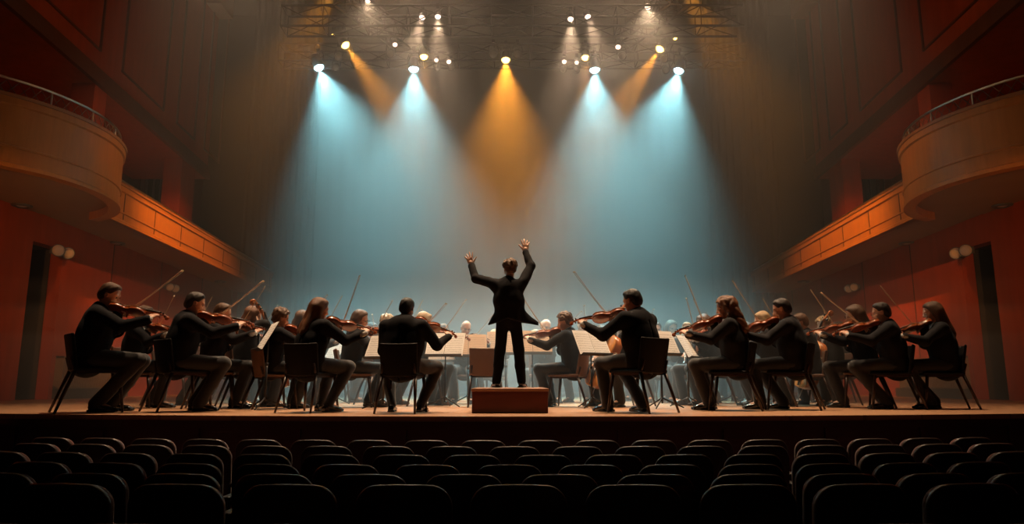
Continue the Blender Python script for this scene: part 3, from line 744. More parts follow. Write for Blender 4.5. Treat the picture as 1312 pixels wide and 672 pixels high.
        q.rbox((0, -.04, hh / 2), (.032, .032, hh / 2 + .004), .006, .003, T=TT)
        q.add(lambda X, Y, Z: Z - .002, o - .3, o + V3(.3, .3, -.0), 0, True)
        out[nm] = q.mesh('shoe')
    out['HT'] = HT; out['arms'] = arms
    return out

# ---------------- hair styles, built in the head's frame (origin at the head centre, y forward)
def make_hair(style, res=.006, seed=0):
    s = Sdf((-.19, -.24, -.50 if 'long' in style else -.2), (.19, .16, .19), res)
    if style != 'rim':
        s.ell((0, -.018, .042), (.0815, .101, .0885))
        s.rc((-.03, .035, .094), (.03, .035, .094), .024, .024, .03)
        s.ell((0, -.065, -.015), (.074, .055, .07), .03)
    else:
        s.ell((0, -.03, -.005), (.082, .085, .055)); s.ell((0, -.065, .03), (.066, .052, .06), .02)
    if style == 'curly': s.ell((0, -.02, .05), (.102, .112, .098), .02)
    if style == 'wavy':
        s.ell((0, -.03, .035), (.104, .112, .10), .03); s.ell((-.07, -.03, -.06), (.04, .06, .07), .03); s.ell((.07, -.03, -.06), (.04, .06, .07), .03); s.ell((0, -.09, -.07), (.08, .05, .08), .03)
    if style == 'bob':
        s.ell((0, -.03, .03), (.098, .108, .10), .03)
        for k in (-1, 1): s.rc((k * .075, -.02, .0), (k * .078, -.01, -.10), .034, .03, .03)
        s.rc((-.05, -.085, -.02), (-.05, -.08, -.12), .045, .04, .03); s.rc((.05, -.085, -.02), (.05, -.08, -.12), .045, .04, .03)
    if 'long' in style:
        v = 1.22 if style == 'long_curly' else 1.0
        s.ell((0, -.03, .04), (.094 * v, .108 * v, .095), .03)
        for k in (-1, 1): s.rc((k * .072, -.03, .0), (k * .078 * v, -.045, -.19), .034 * v, .036 * v, .03)
        s.rc((-.04, -.08, .0), (-.055 * v, -.125, -.30), .055 * v, .05 * v, .04); s.rc((.04, -.08, .0), (.055 * v, -.125, -.30), .055 * v, .05 * v, .04)
        s.rc((0, -.095, -.25), (0, -.14, -.36 if style != 'long_curly' else -.30), .07 * v, .035, .05, sc=(1.2, .8, 1))
    if style == 'bun': s.ell((0, -.135, .05), (.045, .042, .045), .012)
    if style == 'pony':
        s.rc((0, -.10, .03), (0, -.15, .0), .03, .034, .02); s.rc((0, -.15, .0), (0, -.16, -.16), .034, .018, .02)
    amp, f = {'curly': (.007, 90), 'wavy': (.006, 55), 'long_curly': (.007, 70), 'long': (.0025, 40), 'short': (.0022, 80), 'bob': (.003, 45)}.get(style, (.002, 60))
    s.disp(wrinkle(amp, seed + 3, f))
    # free the face
    s.add(lambda x, y, z: np.maximum(np.maximum(np.abs(x) - .071, -(y - .018 - .55 * np.maximum(z - .0, 0))), z - .082), (-.08, .0, -.35), (.08, .2, .09), .012, True)
    if style in ('short', 'rim', 'curly', 'bun', 'pony'):
        s.add(lambda x, y, z: np.maximum(np.maximum(-(y + .022), z - .02), -(z + .3)), (-.2, -.03, -.3), (.2, .2, .02), .012, True)
    if style in ('short', 'rim', 'bun', 'pony', 'curly'):
        s.add(lambda x, y, z: np.maximum(z + .078, -(z + .5)), (-.2, -.2, -.4), (.2, .2, -.078), .01, True)
    return s.mesh('hair')

SKIN = [mat('skin_%d' % i, c, 0.5, bump=.05, bscale=60) for i, c in enumerate(((.62, .36, .25), (.52, .29, .19), (.70, .44, .32)))]
for m_ in SKIN: m_.node_tree.nodes['Principled BSDF'].inputs['Subsurface Weight'].default_value = 0.0
M_SUIT = mat('black_wool', (0.008, 0.008, 0.010), 0.8, spec=.10, sheen=.02, bump=.12, bscale=160, var=.15)
M_SUIT2 = mat('charcoal_wool', (0.014, 0.014, 0.016), 0.8, spec=.12, sheen=.02, bump=.12, bscale=160, var=.15)
M_TROU = mat('trouser_wool', (0.017, 0.017, 0.019), 0.68, spec=.35, sheen=.2, bump=.1, bscale=140, var=.15)
M_SATIN = mat('black_satin', (0.010, 0.010, 0.012), .35, spec=.4)
M_SHIRT = mat('white_cotton', (0.60, 0.58, 0.56), 0.8, bump=.05)
M_SHOE = mat('polished_leather', (0.012, 0.011, 0.011), 0.18, spec=.7, coat=.5)
HAIRC = {'dark': mat('dark_hair', (0.022, 0.013, 0.009), .45, bump=.5, bscale=70, stretch=(6, 6, .6), var=.3), 'black': mat('black_hair', (0.010, 0.008, 0.007), .42, bump=.5, bscale=70, stretch=(6, 6, .6)),
         'brown': mat('brown_hair', (0.11, 0.055, 0.028), .45, bump=.5, bscale=70, stretch=(6, 6, .6), var=.3), 'auburn': mat('auburn_hair', (0.15, 0.06, 0.025), .45, bump=.5, bscale=70, stretch=(6, 6, .6), var=.3),
         'blond': mat('blond_hair', (0.42, 0.28, 0.14), .45, bump=.5, bscale=70, stretch=(6, 6, .6), var=.3), 'grey': mat('grey_hair', (0.34, 0.31, 0.28), .5, bump=.5, bscale=70, stretch=(6, 6, .6), var=.2)}
M_EYEW = mat('eye_white', (.6, .57, .54), .2); M_LENSG = mat('spectacle_glass', (.5, .5, .5), .05, 0, spec=.9)
M_GLF = mat('spectacle_frame', (.03, .025, .02), .3)
HAIR = {}
def hair_mesh(style):
    if style not in HAIR: HAIR[style] = make_hair(style, .0065, len(HAIR))
    return HAIR[style]
b = NB(); lathe(b, [(-.0115 * math.cos(a), .0115 * math.sin(a)) for a in np.linspace(.05, PI - .6, 9)] + [(.0098, .0055), (.0105, .003)], (0, 0, 0), (0, 1, 0), 14)
for f in b.faces:
    if f.calc_center_median().y > .0070: f.material_index = 1
EYE = bpy.data.meshes.new('eye'); b.to_mesh(EYE); b.free(); EYE.materials.append(M_EYEW); EYE.materials.append(mat('iris', (.03, .018, .01), .15))
b = NB()
for s in (-1, 1):
    c = [Vector((s * .032 + .0235 * math.cos(a), .108 - abs(.012 * math.cos(a)) * .3, .003 + .019 * math.sin(a))) for a in np.linspace(0, 2 * PI, 17)]
    tube(b, c, .0018, 5, cap=False); tube(b, [(s * .055, .105, .008), (s * .078, .06, .008), (s * .080, -.015, .006)], .0018, 5)
tube(b, [(-.009, .108, .006), (0, .112, .009), (.009, .108, .006)], .0018, 5)
GLS = bpy.data.meshes.new('spectacles'); b.to_mesh(GLS); b.free(); GLS.materials.append(M_GLF)

def mtx(Rm, o):
    M = Matrix([list(r) + [0] for r in Rm.tolist()] + [[0, 0, 0, 1]]); M.translation = Vector(o.tolist()); return M
def omat(o, m):
    if not o.data.materials: o.data.materials.append(m)
    o.material_slots[0].link = 'OBJECT'; o.material_slots[0].material = m
def place_person(K, root, rz, scale, label, hair, hcol, skin=0, suit=None, glasses=False, trou=None, group=None):
    t = thing('person', label, 'person', root, rz, scale=scale, group=group)
    suit = suit or M_SUIT
    for k, nm, m in (('body', 'body', SKIN[skin]), ('jacket', 'jacket', suit), ('lapels', 'lapels', M_SATIN), ('shirt', 'shirt', M_SHIRT), ('trousers', 'trousers', trou or M_TROU), ('cuff_l', 'shirt_cuff', M_SHIRT), ('cuff_r', 'shirt_cuff', M_SHIRT), ('shoe_l', 'shoe', M_SHOE), ('shoe_r', 'shoe', M_SHOE)):
        o = obj(nm, K[k], None, t); omat(o, m)
    hm = mtx(*K['HT'])
    if hair: o = obj('hair', hair_mesh(hair), None, t); omat(o, HAIRC[hcol]); o.matrix_local = hm
    for s in (-1, 1):
        o = obj('eye', EYE, None, t); o.matrix_local = hm @ Matrix.Translation((s * .031, .0735, .004))
    if glasses: o = obj('spectacles', GLS, None, t); o.matrix_local = hm
    return t

# ---------------- poses
def sit(lean=6, twist=0, spread=(.15, .15), kneey=.44, ankle=(.36, .38), anx=None, **kw):
    pz = .53
    P = dict(U=(rot('Z', twist) @ rot('X', -lean), V3(0, 0, pz)))
    a = anx or (spread[0] - .01, spread[1] - .01)
    P['legs'] = {-1: (V3(-.085, .0, pz - .01), V3(-spread[0], kneey, .515), V3(-a[0], ankle[0], .085), V3(-.12, 1, 0)),
                 1: (V3(.085, .0, pz - .01), V3(spread[1], kneey, .515), V3(a[1], ankle[1], .085), V3(.12, 1, 0))}
    P.update(kw); return P
VL = .59 * 1.06
def violin_pose(lean=6, twist=0, headyaw=28, headpitch=-12, headroll=-10, vaz=32, vel=-9, roll=28, bt=.10, bdir=(-.5, .42, .76), bc=.34, epole=(.85, -.35, -.75), **kw):
    P = sit(lean, twist, **kw); ur, uo = P['U']
    U = lambda *p: ur @ np.array(p, float) + uo
    P['H'] = (ur @ rot('Z', headyaw) @ rot('X', headpitch) @ rot('Y', headroll), U(-.02, .05, .650) )
    a, e = math.radians(vaz), math.radians(vel)
    dv = ur @ V3(-math.sin(a) * math.cos(e), math.cos(a) * math.cos(e), math.sin(e)); dv = nrm(dv + V3(0, 0, .10 * lean / 6))
    xr = nrm(np.cross(dv, V3(0, 0, 1))); zz = np.cross(xr, dv)
    ro = math.radians(roll); xr, zz = xr * math.cos(ro) - zz * math.sin(ro), zz * math.cos(ro) + xr * math.sin(ro)
    E = U(-.075, .085, .50)
    VR = np.stack([xr, dv, zz], 1); P['V'] = (VR, E)
    # left hand round the neck
    ng = E + dv * VL * .80 - zz * .012
    d = nrm(zz * .75 - xr * -.25 + dv * .25)
    wr = ng - d * .075 - xr * .032 + dv * -.01
    # bow
    bd = nrm(bdir); cp = E + dv * VL * bc + zz * .045; fr = cp - bd * bt; P['B'] = (bd, cp, fr, zz)
    d2 = nrm(nrm(V3(-.35, .85, -.1)) * .9 - bd * .25); wr2 = fr - d2 * .095 + V3(.015, -.01, .02)
    P['arms'] = {-1: dict(w=wr, pole=(-.25, -.1, -1), d=d, n=nrm(xr), s=nrm(-dv + xr * .2), h=dict(curl=46, spread=5, thumb=35)),
                 1: dict(w=wr2, pole=epole, d=d2, n=V3(0, -.1, -1), s=V3(-1, 0, -.3), h=dict(curl=38, spread=3, thumb=15))}
    return P
def cello_pose(lean=4, headyaw=10, headpitch=-14, **kw):
    P = sit(lean, 0, spread=(.27, .27), kneey=.40, ankle=(.34, .34), anx=(.26, .26), **kw); ur, uo = P['U']
    U = lambda *p: ur @ np.array(p, float) + uo
    P['H'] = (ur @ rot('Z', headyaw) @ rot('X', headpitch), U(0.02, .05, .650))
    E = V3(.03, .47, .22); top = V3(-.10, .05, 1.25); dv = nrm(top - E); fwd = nrm(V3(.05, 1, 0) - dv * (V3(.05, 1, 0) @ dv)); xr = np.cross(dv, fwd)
    P['V'] = (np.stack([xr, dv, fwd], 1), E)
    nk = E + dv * .95 ; d = nrm(V3(.75, .25, .3)); wr = nk - d * .09 + fwd * .03 - V3(.02, 0, 0)
    cp = E + dv * .40 + fwd * .11; bd = nrm(V3(-.9, .15, .12)); fr = cp - bd * .28; P['B'] = (bd, cp, fr, fwd)
    d2 = nrm(V3(-.3, .6, -.55)); wr2 = fr - d2 * .09 + V3(.01, -.02, .02)
    P['arms'] = {-1: dict(w=wr, pole=(-1, 0, -.35), d=d, n=V3(0, -1, 0), s=V3(0, -.3, 1), h=dict(curl=42)), 1: dict(w=wr2, pole=(1, -.3, -.5), d=d2, n=V3(0, -.6, -.8), s=V3(-1, 0, 0), h=dict(curl=38, thumb=15))}
    return P
def wind_pose(lean=2, **kw):
    P = sit(lean, 0, spread=(.16, .16), kneey=.44, **kw); ur, uo = P['U']
    U = lambda *p: ur @ np.array(p, float) + uo
    P['H'] = (ur @ rot('X', -6), U(0, .05, .650))
    mo = P['H'][1] + P['H'][0] @ V3(0, .10, -.066); dv = nrm(V3(.02, .55, -.72)); P['W'] = (mo, dv)
    P['arms'] = {}
    for s, f in ((-1, .22), (1, .40)):
        g = mo + dv * f; d = nrm(V3(-s * .75, .35, .1)); P['arms'][s] = dict(w=g - d * .085 + V3(0, 0, -.02), pole=(s * .6, -.4, -1), d=d, n=nrm(V3(0, -.2, .9) - dv * 0) * -1 if s > 0 else V3(0, -.4, -.9), s=nrm(-dv), h=dict(curl=40))
    return P

# ================================================================ INSTRUMENTS (y towards the scroll, z out of the top plate)
OUT = [(0, .0), (.006, .38), (.03, .62), (.07, .82), (.13, .96), (.20, 1.0), (.27, .97), (.33, .88), (.375, .80), (.395, .80), (.41, .68), (.45, .585), (.50, .56), (.56, .59), (.61, .66), (.63, .77), (.65, .77), (.70, .80), (.77, .815), (.84, .79), (.90, .68), (.95, .50), (.985, .27), (1.0, .0)]
def violin_parts(Lb, wid, rib, neck, scale_k, cello=False):
    so = np.array([p[0] for p in OUT]); wo = np.array([p[1] for p in OUT])
    ss = np.concatenate([np.linspace(0, .04, 5)[:-1], np.linspace(.04, .96, 44), np.linspace(.96, 1, 5)[1:]]); ws = np.interp(ss, so, wo) * wid
    js = np.linspace(-1, 1, 11); k = scale_k
    def plate(z0, arch, grow, sgn):
        rows = []
        for s_, w_ in zip(ss, ws):
            q = math.sin(PI * min(max(s_, 0), 1)) ** .6
            rows.append([((w_ + grow * (w_ > 0)) * j, s_ * Lb, z0 + sgn * arch * q * (1 - abs(j) ** 2.2)) for j in js])
        return rows
    P = {}
    b = NB()
    rt = plate(rib, 0, 0, 1); bk = plate(0, .012 * k, .003 * k, -1); bk2 = plate(.004 * k, 0, .003 * k, 1)
    strip(b, bk); strip(b, [[r[0] for r in bk2], [r[0] for r in rt]]); strip(b, [[r[-1] for r in rt], [r[-1] for r in bk2]])
    strip(b, [[r[0] for r in bk], [r[0] for r in bk2]]); strip(b, [[r[-1] for r in bk2], [r[-1] for r in bk]]); strip(b, rt)
    bmesh.ops.remove_doubles(b, verts=b.verts, dist=1e-5); bmesh.ops.recalc_face_normals(b, faces=b.faces)
    P['body'] = (b, 'back')
    b = NB(); tp = plate(rib + .004 * k, .014 * k, .003 * k, 1); tb = plate(rib, 0, .003 * k, 1)
    strip(b, tp); strip(b, tb); strip(b, [[r[0] for r in tb], [r[0] for r in tp]]); strip(b, [[r[-1] for r in tp], [r[-1] for r in tb]])
    bmesh.ops.remove_doubles(b, verts=b.verts, dist=1e-5); bmesh.ops.recalc_face_normals(b, faces=b.faces)
    P['top_plate'] = (b, 'top')
    for s in (-1, 1):
        b = NB(); c = [(s * wid * (.42 + .10 * math.sin(t * 2.2)), Lb * (.43 + .09 * t), rib + (.0205 - .006 * .2) * k) for t in np.linspace(-1, 1, 9)]
        c[0] = (c[0][0] + s * wid * .05, c[0][1] + Lb * .012, c[0][2]); tube(b, c, [.003 * k, .0035 * k] + [.0022 * k] * 5 + [.0035 * k, .003 * k], 6, sy=.6); P['f_hole%d' % s] = (b, 'ebony')
    y1 = Lb + neck
    b = NB(); zf = rib + .012 * k
    tube(b, [(0, Lb - .02 * k, rib * .6), (0, Lb + .012 * k, rib * .8), (0, Lb + neck * .5, rib + .0 * k), (0, y1, rib - .0)], [.016 * k, .0125 * k, .0105 * k, .0105 * k], 10, sy=.8)
    P['neck'] = (b, 'back')
    b = NB(); z2 = zf + .006 * k; hb = lambda y, w, z: [(-w, y, z - .004 * k), (-w * .6, y, z + .001 * k), (0, y, z + .003 * k), (w * .6, y, z + .001 * k), (w, y, z - .004 * k), (0, y, z - .006 * k)]
    vr = strip(b, [hb(Lb * .66, .0205 * k, rib + .033 * k), hb(Lb, .0165 * k, rib + .022 * k), hb(y1, .0118 * k, rib + .014 * k)], closed=True); b.faces.new(vr[0]); b.faces.new(vr[-1][::-1]); P['fingerboard'] = (b, 'ebony')
    # pegbox and scroll
    b = NB(); sp = [(0, y1, rib + .0), (0, y1 + .035 * k, rib - .006 * k), (0, y1 + .07 * k, rib - .018 * k)]
    for t in np.linspace(0, 1.7 * PI, 12): r = .019 * k * (1 - .45 * t / (1.7 * PI)); sp.append((0, y1 + .078 * k + r * math.sin(t), rib - .018 * k - .019 * k + r * math.cos(t) + .019 * k * (t / 5.3) * .1))
    tube(b, sp, [.0115 * k, .0105 * k, .009 * k] + [.0085 * k * (1 - .35 * i / 11) for i in range(12)], 8, sx=1.15); lathe(b, [(-.015 * k, .006 * k), (-.013 * k, .009 * k), (.013 * k, .009 * k), (.015 * k, .006 * k)], (0, y1 + .078 * k, rib - .034 * k), (1, 0, 0), 12); P['scroll'] = (b, 'back')
    for i in range(4):
        s = -1 if i % 2 else 1; b = NB(); c = Vector((0, y1 + (.016 + .014 * i) * k, rib - (.002 + .004 * i) * k)); tube(b, [c - Vector((s * .012 * k, 0, 0)), c + Vector((s * .026 * k, 0, 0))], .0032 * k, 6); lathe(b, [(.024 * k, .004 * k), (.028 * k, .0085 * k), (.036 * k, .0085 * k), (.039 * k, .003 * k)], c, (s, 0, 0), 8); P['peg%d' % i] = (b, 'ebony')
    b = NB(); yb = Lb * .545; zb = rib + .016 * k
    prism(b, [(-.021 * k, 0), (-.012 * k, .0), (-.008 * k, .010 * k), (.008 * k, .010 * k), (.012 * k, 0), (.021 * k, 0), (.019 * k, .024 * k), (0, .031 * k), (-.019 * k, .024 * k)], -.002 * k, .002 * k, Matrix.Translation((0, yb, zb)) @ Matrix.Rotation(PI / 2, 4, 'X')); P['bridge'] = (b, 'maple')
    b = NB(); vr = strip(b, [[(-.009 * k, .01 * k, rib + .018 * k), (0, .01 * k, rib + .021 * k), (.009 * k, .01 * k, rib + .018 * k), (0, .01 * k, rib + .012 * k)], [(-.021 * k, Lb * .33, rib + .028 * k), (0, Lb * .33, rib + .034 * k), (.021 * k, Lb * .33, rib + .028 * k), (0, Lb * .33, rib + .022 * k)]], closed=True); b.faces.new(vr[0]); b.faces.new(vr[-1][::-1]); bmesh.ops.recalc_face_normals(b, faces=b.faces); P['tailpiece'] = (b, 'ebony')
    b = NB()
    for i in range(4):
        x = (i - 1.5) * .0105 * k; tube(b, [(x, Lb * .33, rib + .032 * k), (x * 1.0, yb, zb + .031 * k - abs(i - 1.5) * .002 * k), (x * .5, y1, rib + .019 * k), (x * .3, y1 + .03 * k, rib + .004 * k)], .0009 * k, 4)
    P['strings'] = (b, 'steel')
    if not cello:
        b = NB(); lathe(b, [(0, .012), (.004, .028), (.009, .031), (.013, .026)], (-.045, .045, rib + .012), (0, 0, 1), 16); P['chin_rest'] = (b, 'ebony')
    else:
        b = NB(); tube(b, [(0, 0.01, rib * .5), (0, -.26, rib * .5)], [.007, .0035], 8); P['endpin'] = (b, 'steel')
    return P
IM = {'back': mat('maple_varnish', (0.30, 0.065, 0.018), .22, var=.3, vscale=5, stretch=(1, 8, 1), coat=.7), 'top': mat('spruce_varnish', (0.50, 0.17, 0.045), .22, var=.2, vscale=8, stretch=(10, 1, 1), coat=.7),
      'cback': mat('cello_maple_varnish', (0.42, 0.13, 0.03), .24, var=.25, vscale=3, stretch=(1, 8, 1), coat=.7), 'ctop': mat('cello_spruce_varnish', (0.62, 0.25, 0.06), .24, var=.2, vscale=5, stretch=(10, 1, 1), coat=.7),
      'ebony': mat('ebony', (.015, .012, .011), .25, spec=.6), 'maple': mat('bare_maple', (.55, .38, .2), .5), 'steel': M_STEEL}
import re as _re
def inst_proto(kind):
    P = violin_parts(.355 * 1.06, .104 * 1.06, .032, .135 * 1.06, 1.06) if kind == 'violin' else violin_parts(.75, .215, .11, .30, 2.05, True)
    r = bpy.data.objects.new(kind, None); C.objects.link(r); r.empty_display_size = .05
    for n, (b, m) in P.items():
        if kind == 'cello' and m in ('back', 'top'): m = 'c' + m
        obj(_re.sub(r'[-\d]+$', '', n), b, IM[m], r)
    return r
VIO, CEL = inst_proto('violin'), inst_proto('cello')
def bow_proto():
    r = bpy.data.objects.new('bow', None); C.objects.link(r)
    L = .68; b = NB()      # origin at the frog, +x to the tip, hair on -z
    tube(b, [(-.015 + L * t, 0, .012 - .010 * math.sin(PI * t) + .004 * t) for t in np.linspace(0, 1, 10)], np.linspace(.0045, .003, 10), 7)
    obj('stick', b, mat('bow_wood', (.55, .30, .17), .3, coat=.4), r)
    b = NB(); prism(b, [(.0, -.012), (.045, -.012), (.05, .01), (.0, .012)], -.0055, .0055, Matrix.Rotation(PI / 2, 4, 'X')); obj('frog', b, IM['ebony'], r)
    b = NB(); prism(b, [(L - .022, .012), (L - .015, -.012), (L - .004, -.012), (L - .008, .018)], -.004, .004, Matrix.Rotation(PI / 2, 4, 'X')); obj('bow_tip', b, IM['maple'], r)
    b = NB(); box(b, (.045, -.004, -.0108), (L - .012, .004, -.010)); obj('bow_hair', b, mat('horsehair', (.75, .68, .55), .6), r)
    b = NB(); lathe(b, [(-.035, .005), (-.033, .0056), (-.016, .0056), (-.015, .005)], (0, 0, .012), (1, 0, 0), 8); obj('screw', b, M_STEEL, r)
    return r
BOW = bow_proto()
b = NB(); CLA = bpy.data.objects.new('clarinet', None); C.objects.link(CLA)
lathe(b, [(0, .006), (.05, .010), (.10, .014), (.50, .015), (.56, .02), (.60, .032), (.615, .036), (.615, .030), (.59, .02)], (0, 0, 0), (0, 1, 0), 16); obj('tube', b, IM['ebony'], CLA)
b = NB()
for i in range(9): lathe(b, [(.013, .008), (.018, .009), (.020, .006)], (0, .13 + i * .042, 0), (0, 0, 1), 8)
tube(b, [(.015, .12, .008), (.015, .5, .008)], .0022, 5); obj('keywork', b, M_STEEL, CLA)
PROTO_USED = set()
def put(proto, M, label, cat, group=None):
    if proto.name in PROTO_USED: o = dup(proto, label=label, group=group)
    else:
        KIDS[proto.name] = [(c, list(c.children)) for c in proto.children]; o = proto; PROTO_USED.add(proto.name)
    o.matrix_world = M; tag(o, label, cat, group); return o
# ================================================================ CHAIRS
def chair_proto():
    r = bpy.data.objects.new('orchestra_chair', None); C.objects.link(r)
    s = Sdf((-.24, -.25, .38), (.24, .27, .48), .008)
    s.rbox((0, .01, .425), (.215, .225, .018), .016)
    obj('seat', s.mesh('seat', 1), MATS['chair_black'], r)
    s = Sdf((-.24, -.42, .40), (.24, -.14, .88), .008); a = math.radians(11)
    Rm = np.array(Matrix.Rotation(a, 3, 'X')); o = V3(0, -.185, .42)
    s.rbox((0, 0, .17), (.215, .014, .185), .013, T=(Rm, o), bend=lambda x, y, z: (x * (1 + .12 * np.clip(.06 - z, -.2, .1)), y - .9 * x * x + .03, z))
    obj('backrest', s.mesh('backrest', 1), MATS['chair_black'], r)
    for sx in (-1, 1):
        for fy in (-1, 1):
            b = NB()
            p0 = Vector((sx * .19, .19 if fy > 0 else -.19, .415)); p1 = Vector((sx * .225, .245 if fy > 0 else -.33, 0.0))
            tube(b, [p0, p0.lerp(p1, .5), p1], [.020, .017, .012], 10); obj('leg', b, MATS['chair_leg'], r)
    b = NB()
    for y in (-.18, .19): box(b, (-.19, y - .01, .385), (.19, y + .01, .415))
    for x in (-.19, .19): box(b, (x - .01, -.18, .385), (x + .01, .19, .415))
    for sx in (-1, 1): tube(b, [(sx * .19, -.19, .40), (sx * .185, -.212, .46), (sx * .18, -.236, .54)], .012, 8)
    obj('seat_frame', b, MATS['chair_leg'], r)
    return r
mat('chair_black', (.006, .005, .005), .6, spec=.2, bump=.1, bscale=80); mat('chair_leg', (.035, .015, .010), .35, coat=.3)
mat('chair_brown', (.14, .07, .04), .5, var=.2)
CHA = chair_proto()
def chair(M, label, brown=False):
    o = put(CHA, M, label, 'chair', 'orchestra chairs on the stage')
    if brown:
        for c in (KIDS[CHA.name] and o.children):
            if c.data and c.name.split('.')[0] in ('seat', 'backrest'): omat(c, MATS['chair_brown'])
    return o

# ================================================================ MUSIC STANDS
def stand_proto():
    r = bpy.data.objects.new('music_stand', None); C.objects.link(r)      # page faces -y
    b = NB(); tube(b, [(0, 0, .06), (0, 0, .5)], .013, 10); obj('pole', b, M_BLACK, r)
    b = NB(); tube(b, [(0, 0, .45), (0, 0, .80)], .009, 10); lathe(b, [(0, .018), (.04, .018)], (0, 0, .48), (0, 0, 1), 12); obj('upper_pole', b, M_BLACK, r)
    for k in range(3):
        a = PI / 2 + k * 2 * PI / 3; b = NB()
        tube(b, [(0, 0, .13), (.06 * math.cos(a), .06 * math.sin(a), .10), (.27 * math.cos(a), .27 * math.sin(a), .008)], [.011, .010, .008], 8); obj('leg', b, M_BLACK, r)
    M = Matrix.Translation((0, -.02, .80)) @ Matrix.Rotation(math.radians(-28), 4, 'X')
    b = NB(); box(b, (-.25, -.002, -.17), (.25, .004, .17), M); box(b, (-.25, -.05, -.172), (.25, .004, -.166), M); box(b, (-.25, -.052, -.172), (.25, -.049, -.158), M); obj('desk', b, M_BLACK, r)
    b = NB(); box(b, (-.03, .004, -.04), (.03, .03, .04), M); obj('bracket', b, M_BLACK, r)
    return r
STA = stand_proto(); DESK = Matrix.Translation((0, -.02, .80)) @ Matrix.Rotation(math.radians(-28), 4, 'X')
def page_mat(name, col):
    m = bpy.data.materials.new(name); m.use_nodes = True; nt = m.node_tree; bs = nt.nodes['Principled BSDF']; bs.inputs['Roughness'].default_value = .85
    tc = nt.nodes.new('ShaderNodeTexCoord'); sp = nt.nodes.new('ShaderNodeSeparateXYZ'); nt.links.new(tc.outputs['Object'], sp.inputs[0])
    def mth(op, a, v=None, c=None):
        n = nt.nodes.new('ShaderNodeMath'); n.operation = op
        for i, q in enumerate((a, v, c)):
            if q is None: continue
            if isinstance(q, (int, float)): n.inputs[i].default_value = q
            else: nt.links.new(q, n.inputs[i])
        return n.outputs[0]
    z = mth('ADD', sp.outputs[2], 1.0)
    blk = mth('LESS_THAN', mth('MODULO', z, .034), .018)                      # a staff every 34 mm
    ln = mth('LESS_THAN', mth('MODULO', mth('MODULO', z, .034), .0045), .0012)
    ax = mth('ABSOLUTE', sp.outputs[0]); inx = mth('MULTIPLY', mth('GREATER_THAN', ax, .015), mth('LESS_THAN', ax, .235)); inz = mth('LESS_THAN', mth('ABSOLUTE', sp.outputs[2]), .15)
    st = mth('MULTIPLY', mth('MULTIPLY', blk, ln), mth('MULTIPLY', inx, inz))
    vo = nt.nodes.new('ShaderNodeTexVoronoi'); vo.inputs['Scale'].default_value = 110; nt.links.new(tc.outputs['Object'], vo.inputs['Vector'])
    nts = mth('MULTIPLY', mth('MULTIPLY', mth('LESS_THAN', vo.outputs['Distance'], .26), blk), mth('MULTIPLY', inx, inz))
    al = mth('MAXIMUM', mth('MULTIPLY', st, .55), mth('MULTIPLY', nts, .8))
    mx = nt.nodes.new('ShaderNodeMixRGB'); mx.inputs[1].default_value = (*col, 1); mx.inputs[2].default_value = (.05, .05, .05, 1); nt.links.new(al, mx.inputs[0]); nt.links.new(mx.outputs[0], bs.inputs['Base Color'])
    return m
PG = {'white': page_mat('score_paper', (.90, .89, .86)), 'beige': page_mat('score_paper_aged', (.62, .44, .30))}
b = NB()
for s in (-1, 1):
    rows = [[(s * (.003 + .252 * i / 8), -.006 - .006 * math.sin(PI * i / 8) - th, z) for i in range(9)] for z, th in ((-.160, 0), (.185, 0))]
    strip(b, rows); strip(b, [[(x, y + .0025, z) for x, y, z in r] for r in rows[::-1]])
PAGE = bpy.data.meshes.new('sheet_music'); b.to_mesh(PAGE); b.free()
def stand(px, pyc, Y, rz, lab, paper='white', wid=1.0):
    p = at(px, pyc, Y); sc = p[2] / .80
    M = Matrix.Translation((p[0], p[1], 0)) @ Matrix.Rotation(math.radians(rz), 4, 'Z') @ Matrix.Scale(sc, 4)
    put(STA, M, 'black tripod music stand ' + lab, 'music stand', 'music stands on the stage')
    o = bpy.data.objects.new('sheet_music', PAGE); C.objects.link(o)
    if not PAGE.materials: PAGE.materials.append(PG['white'])
    omat(o, PG[paper]); o.matrix_world = M @ DESK @ Matrix.Diagonal((wid, 1, 1, 1))
    tag(o, '%s score on the stand %s' % (paper, lab), 'sheet music', 'scores on the music stands')

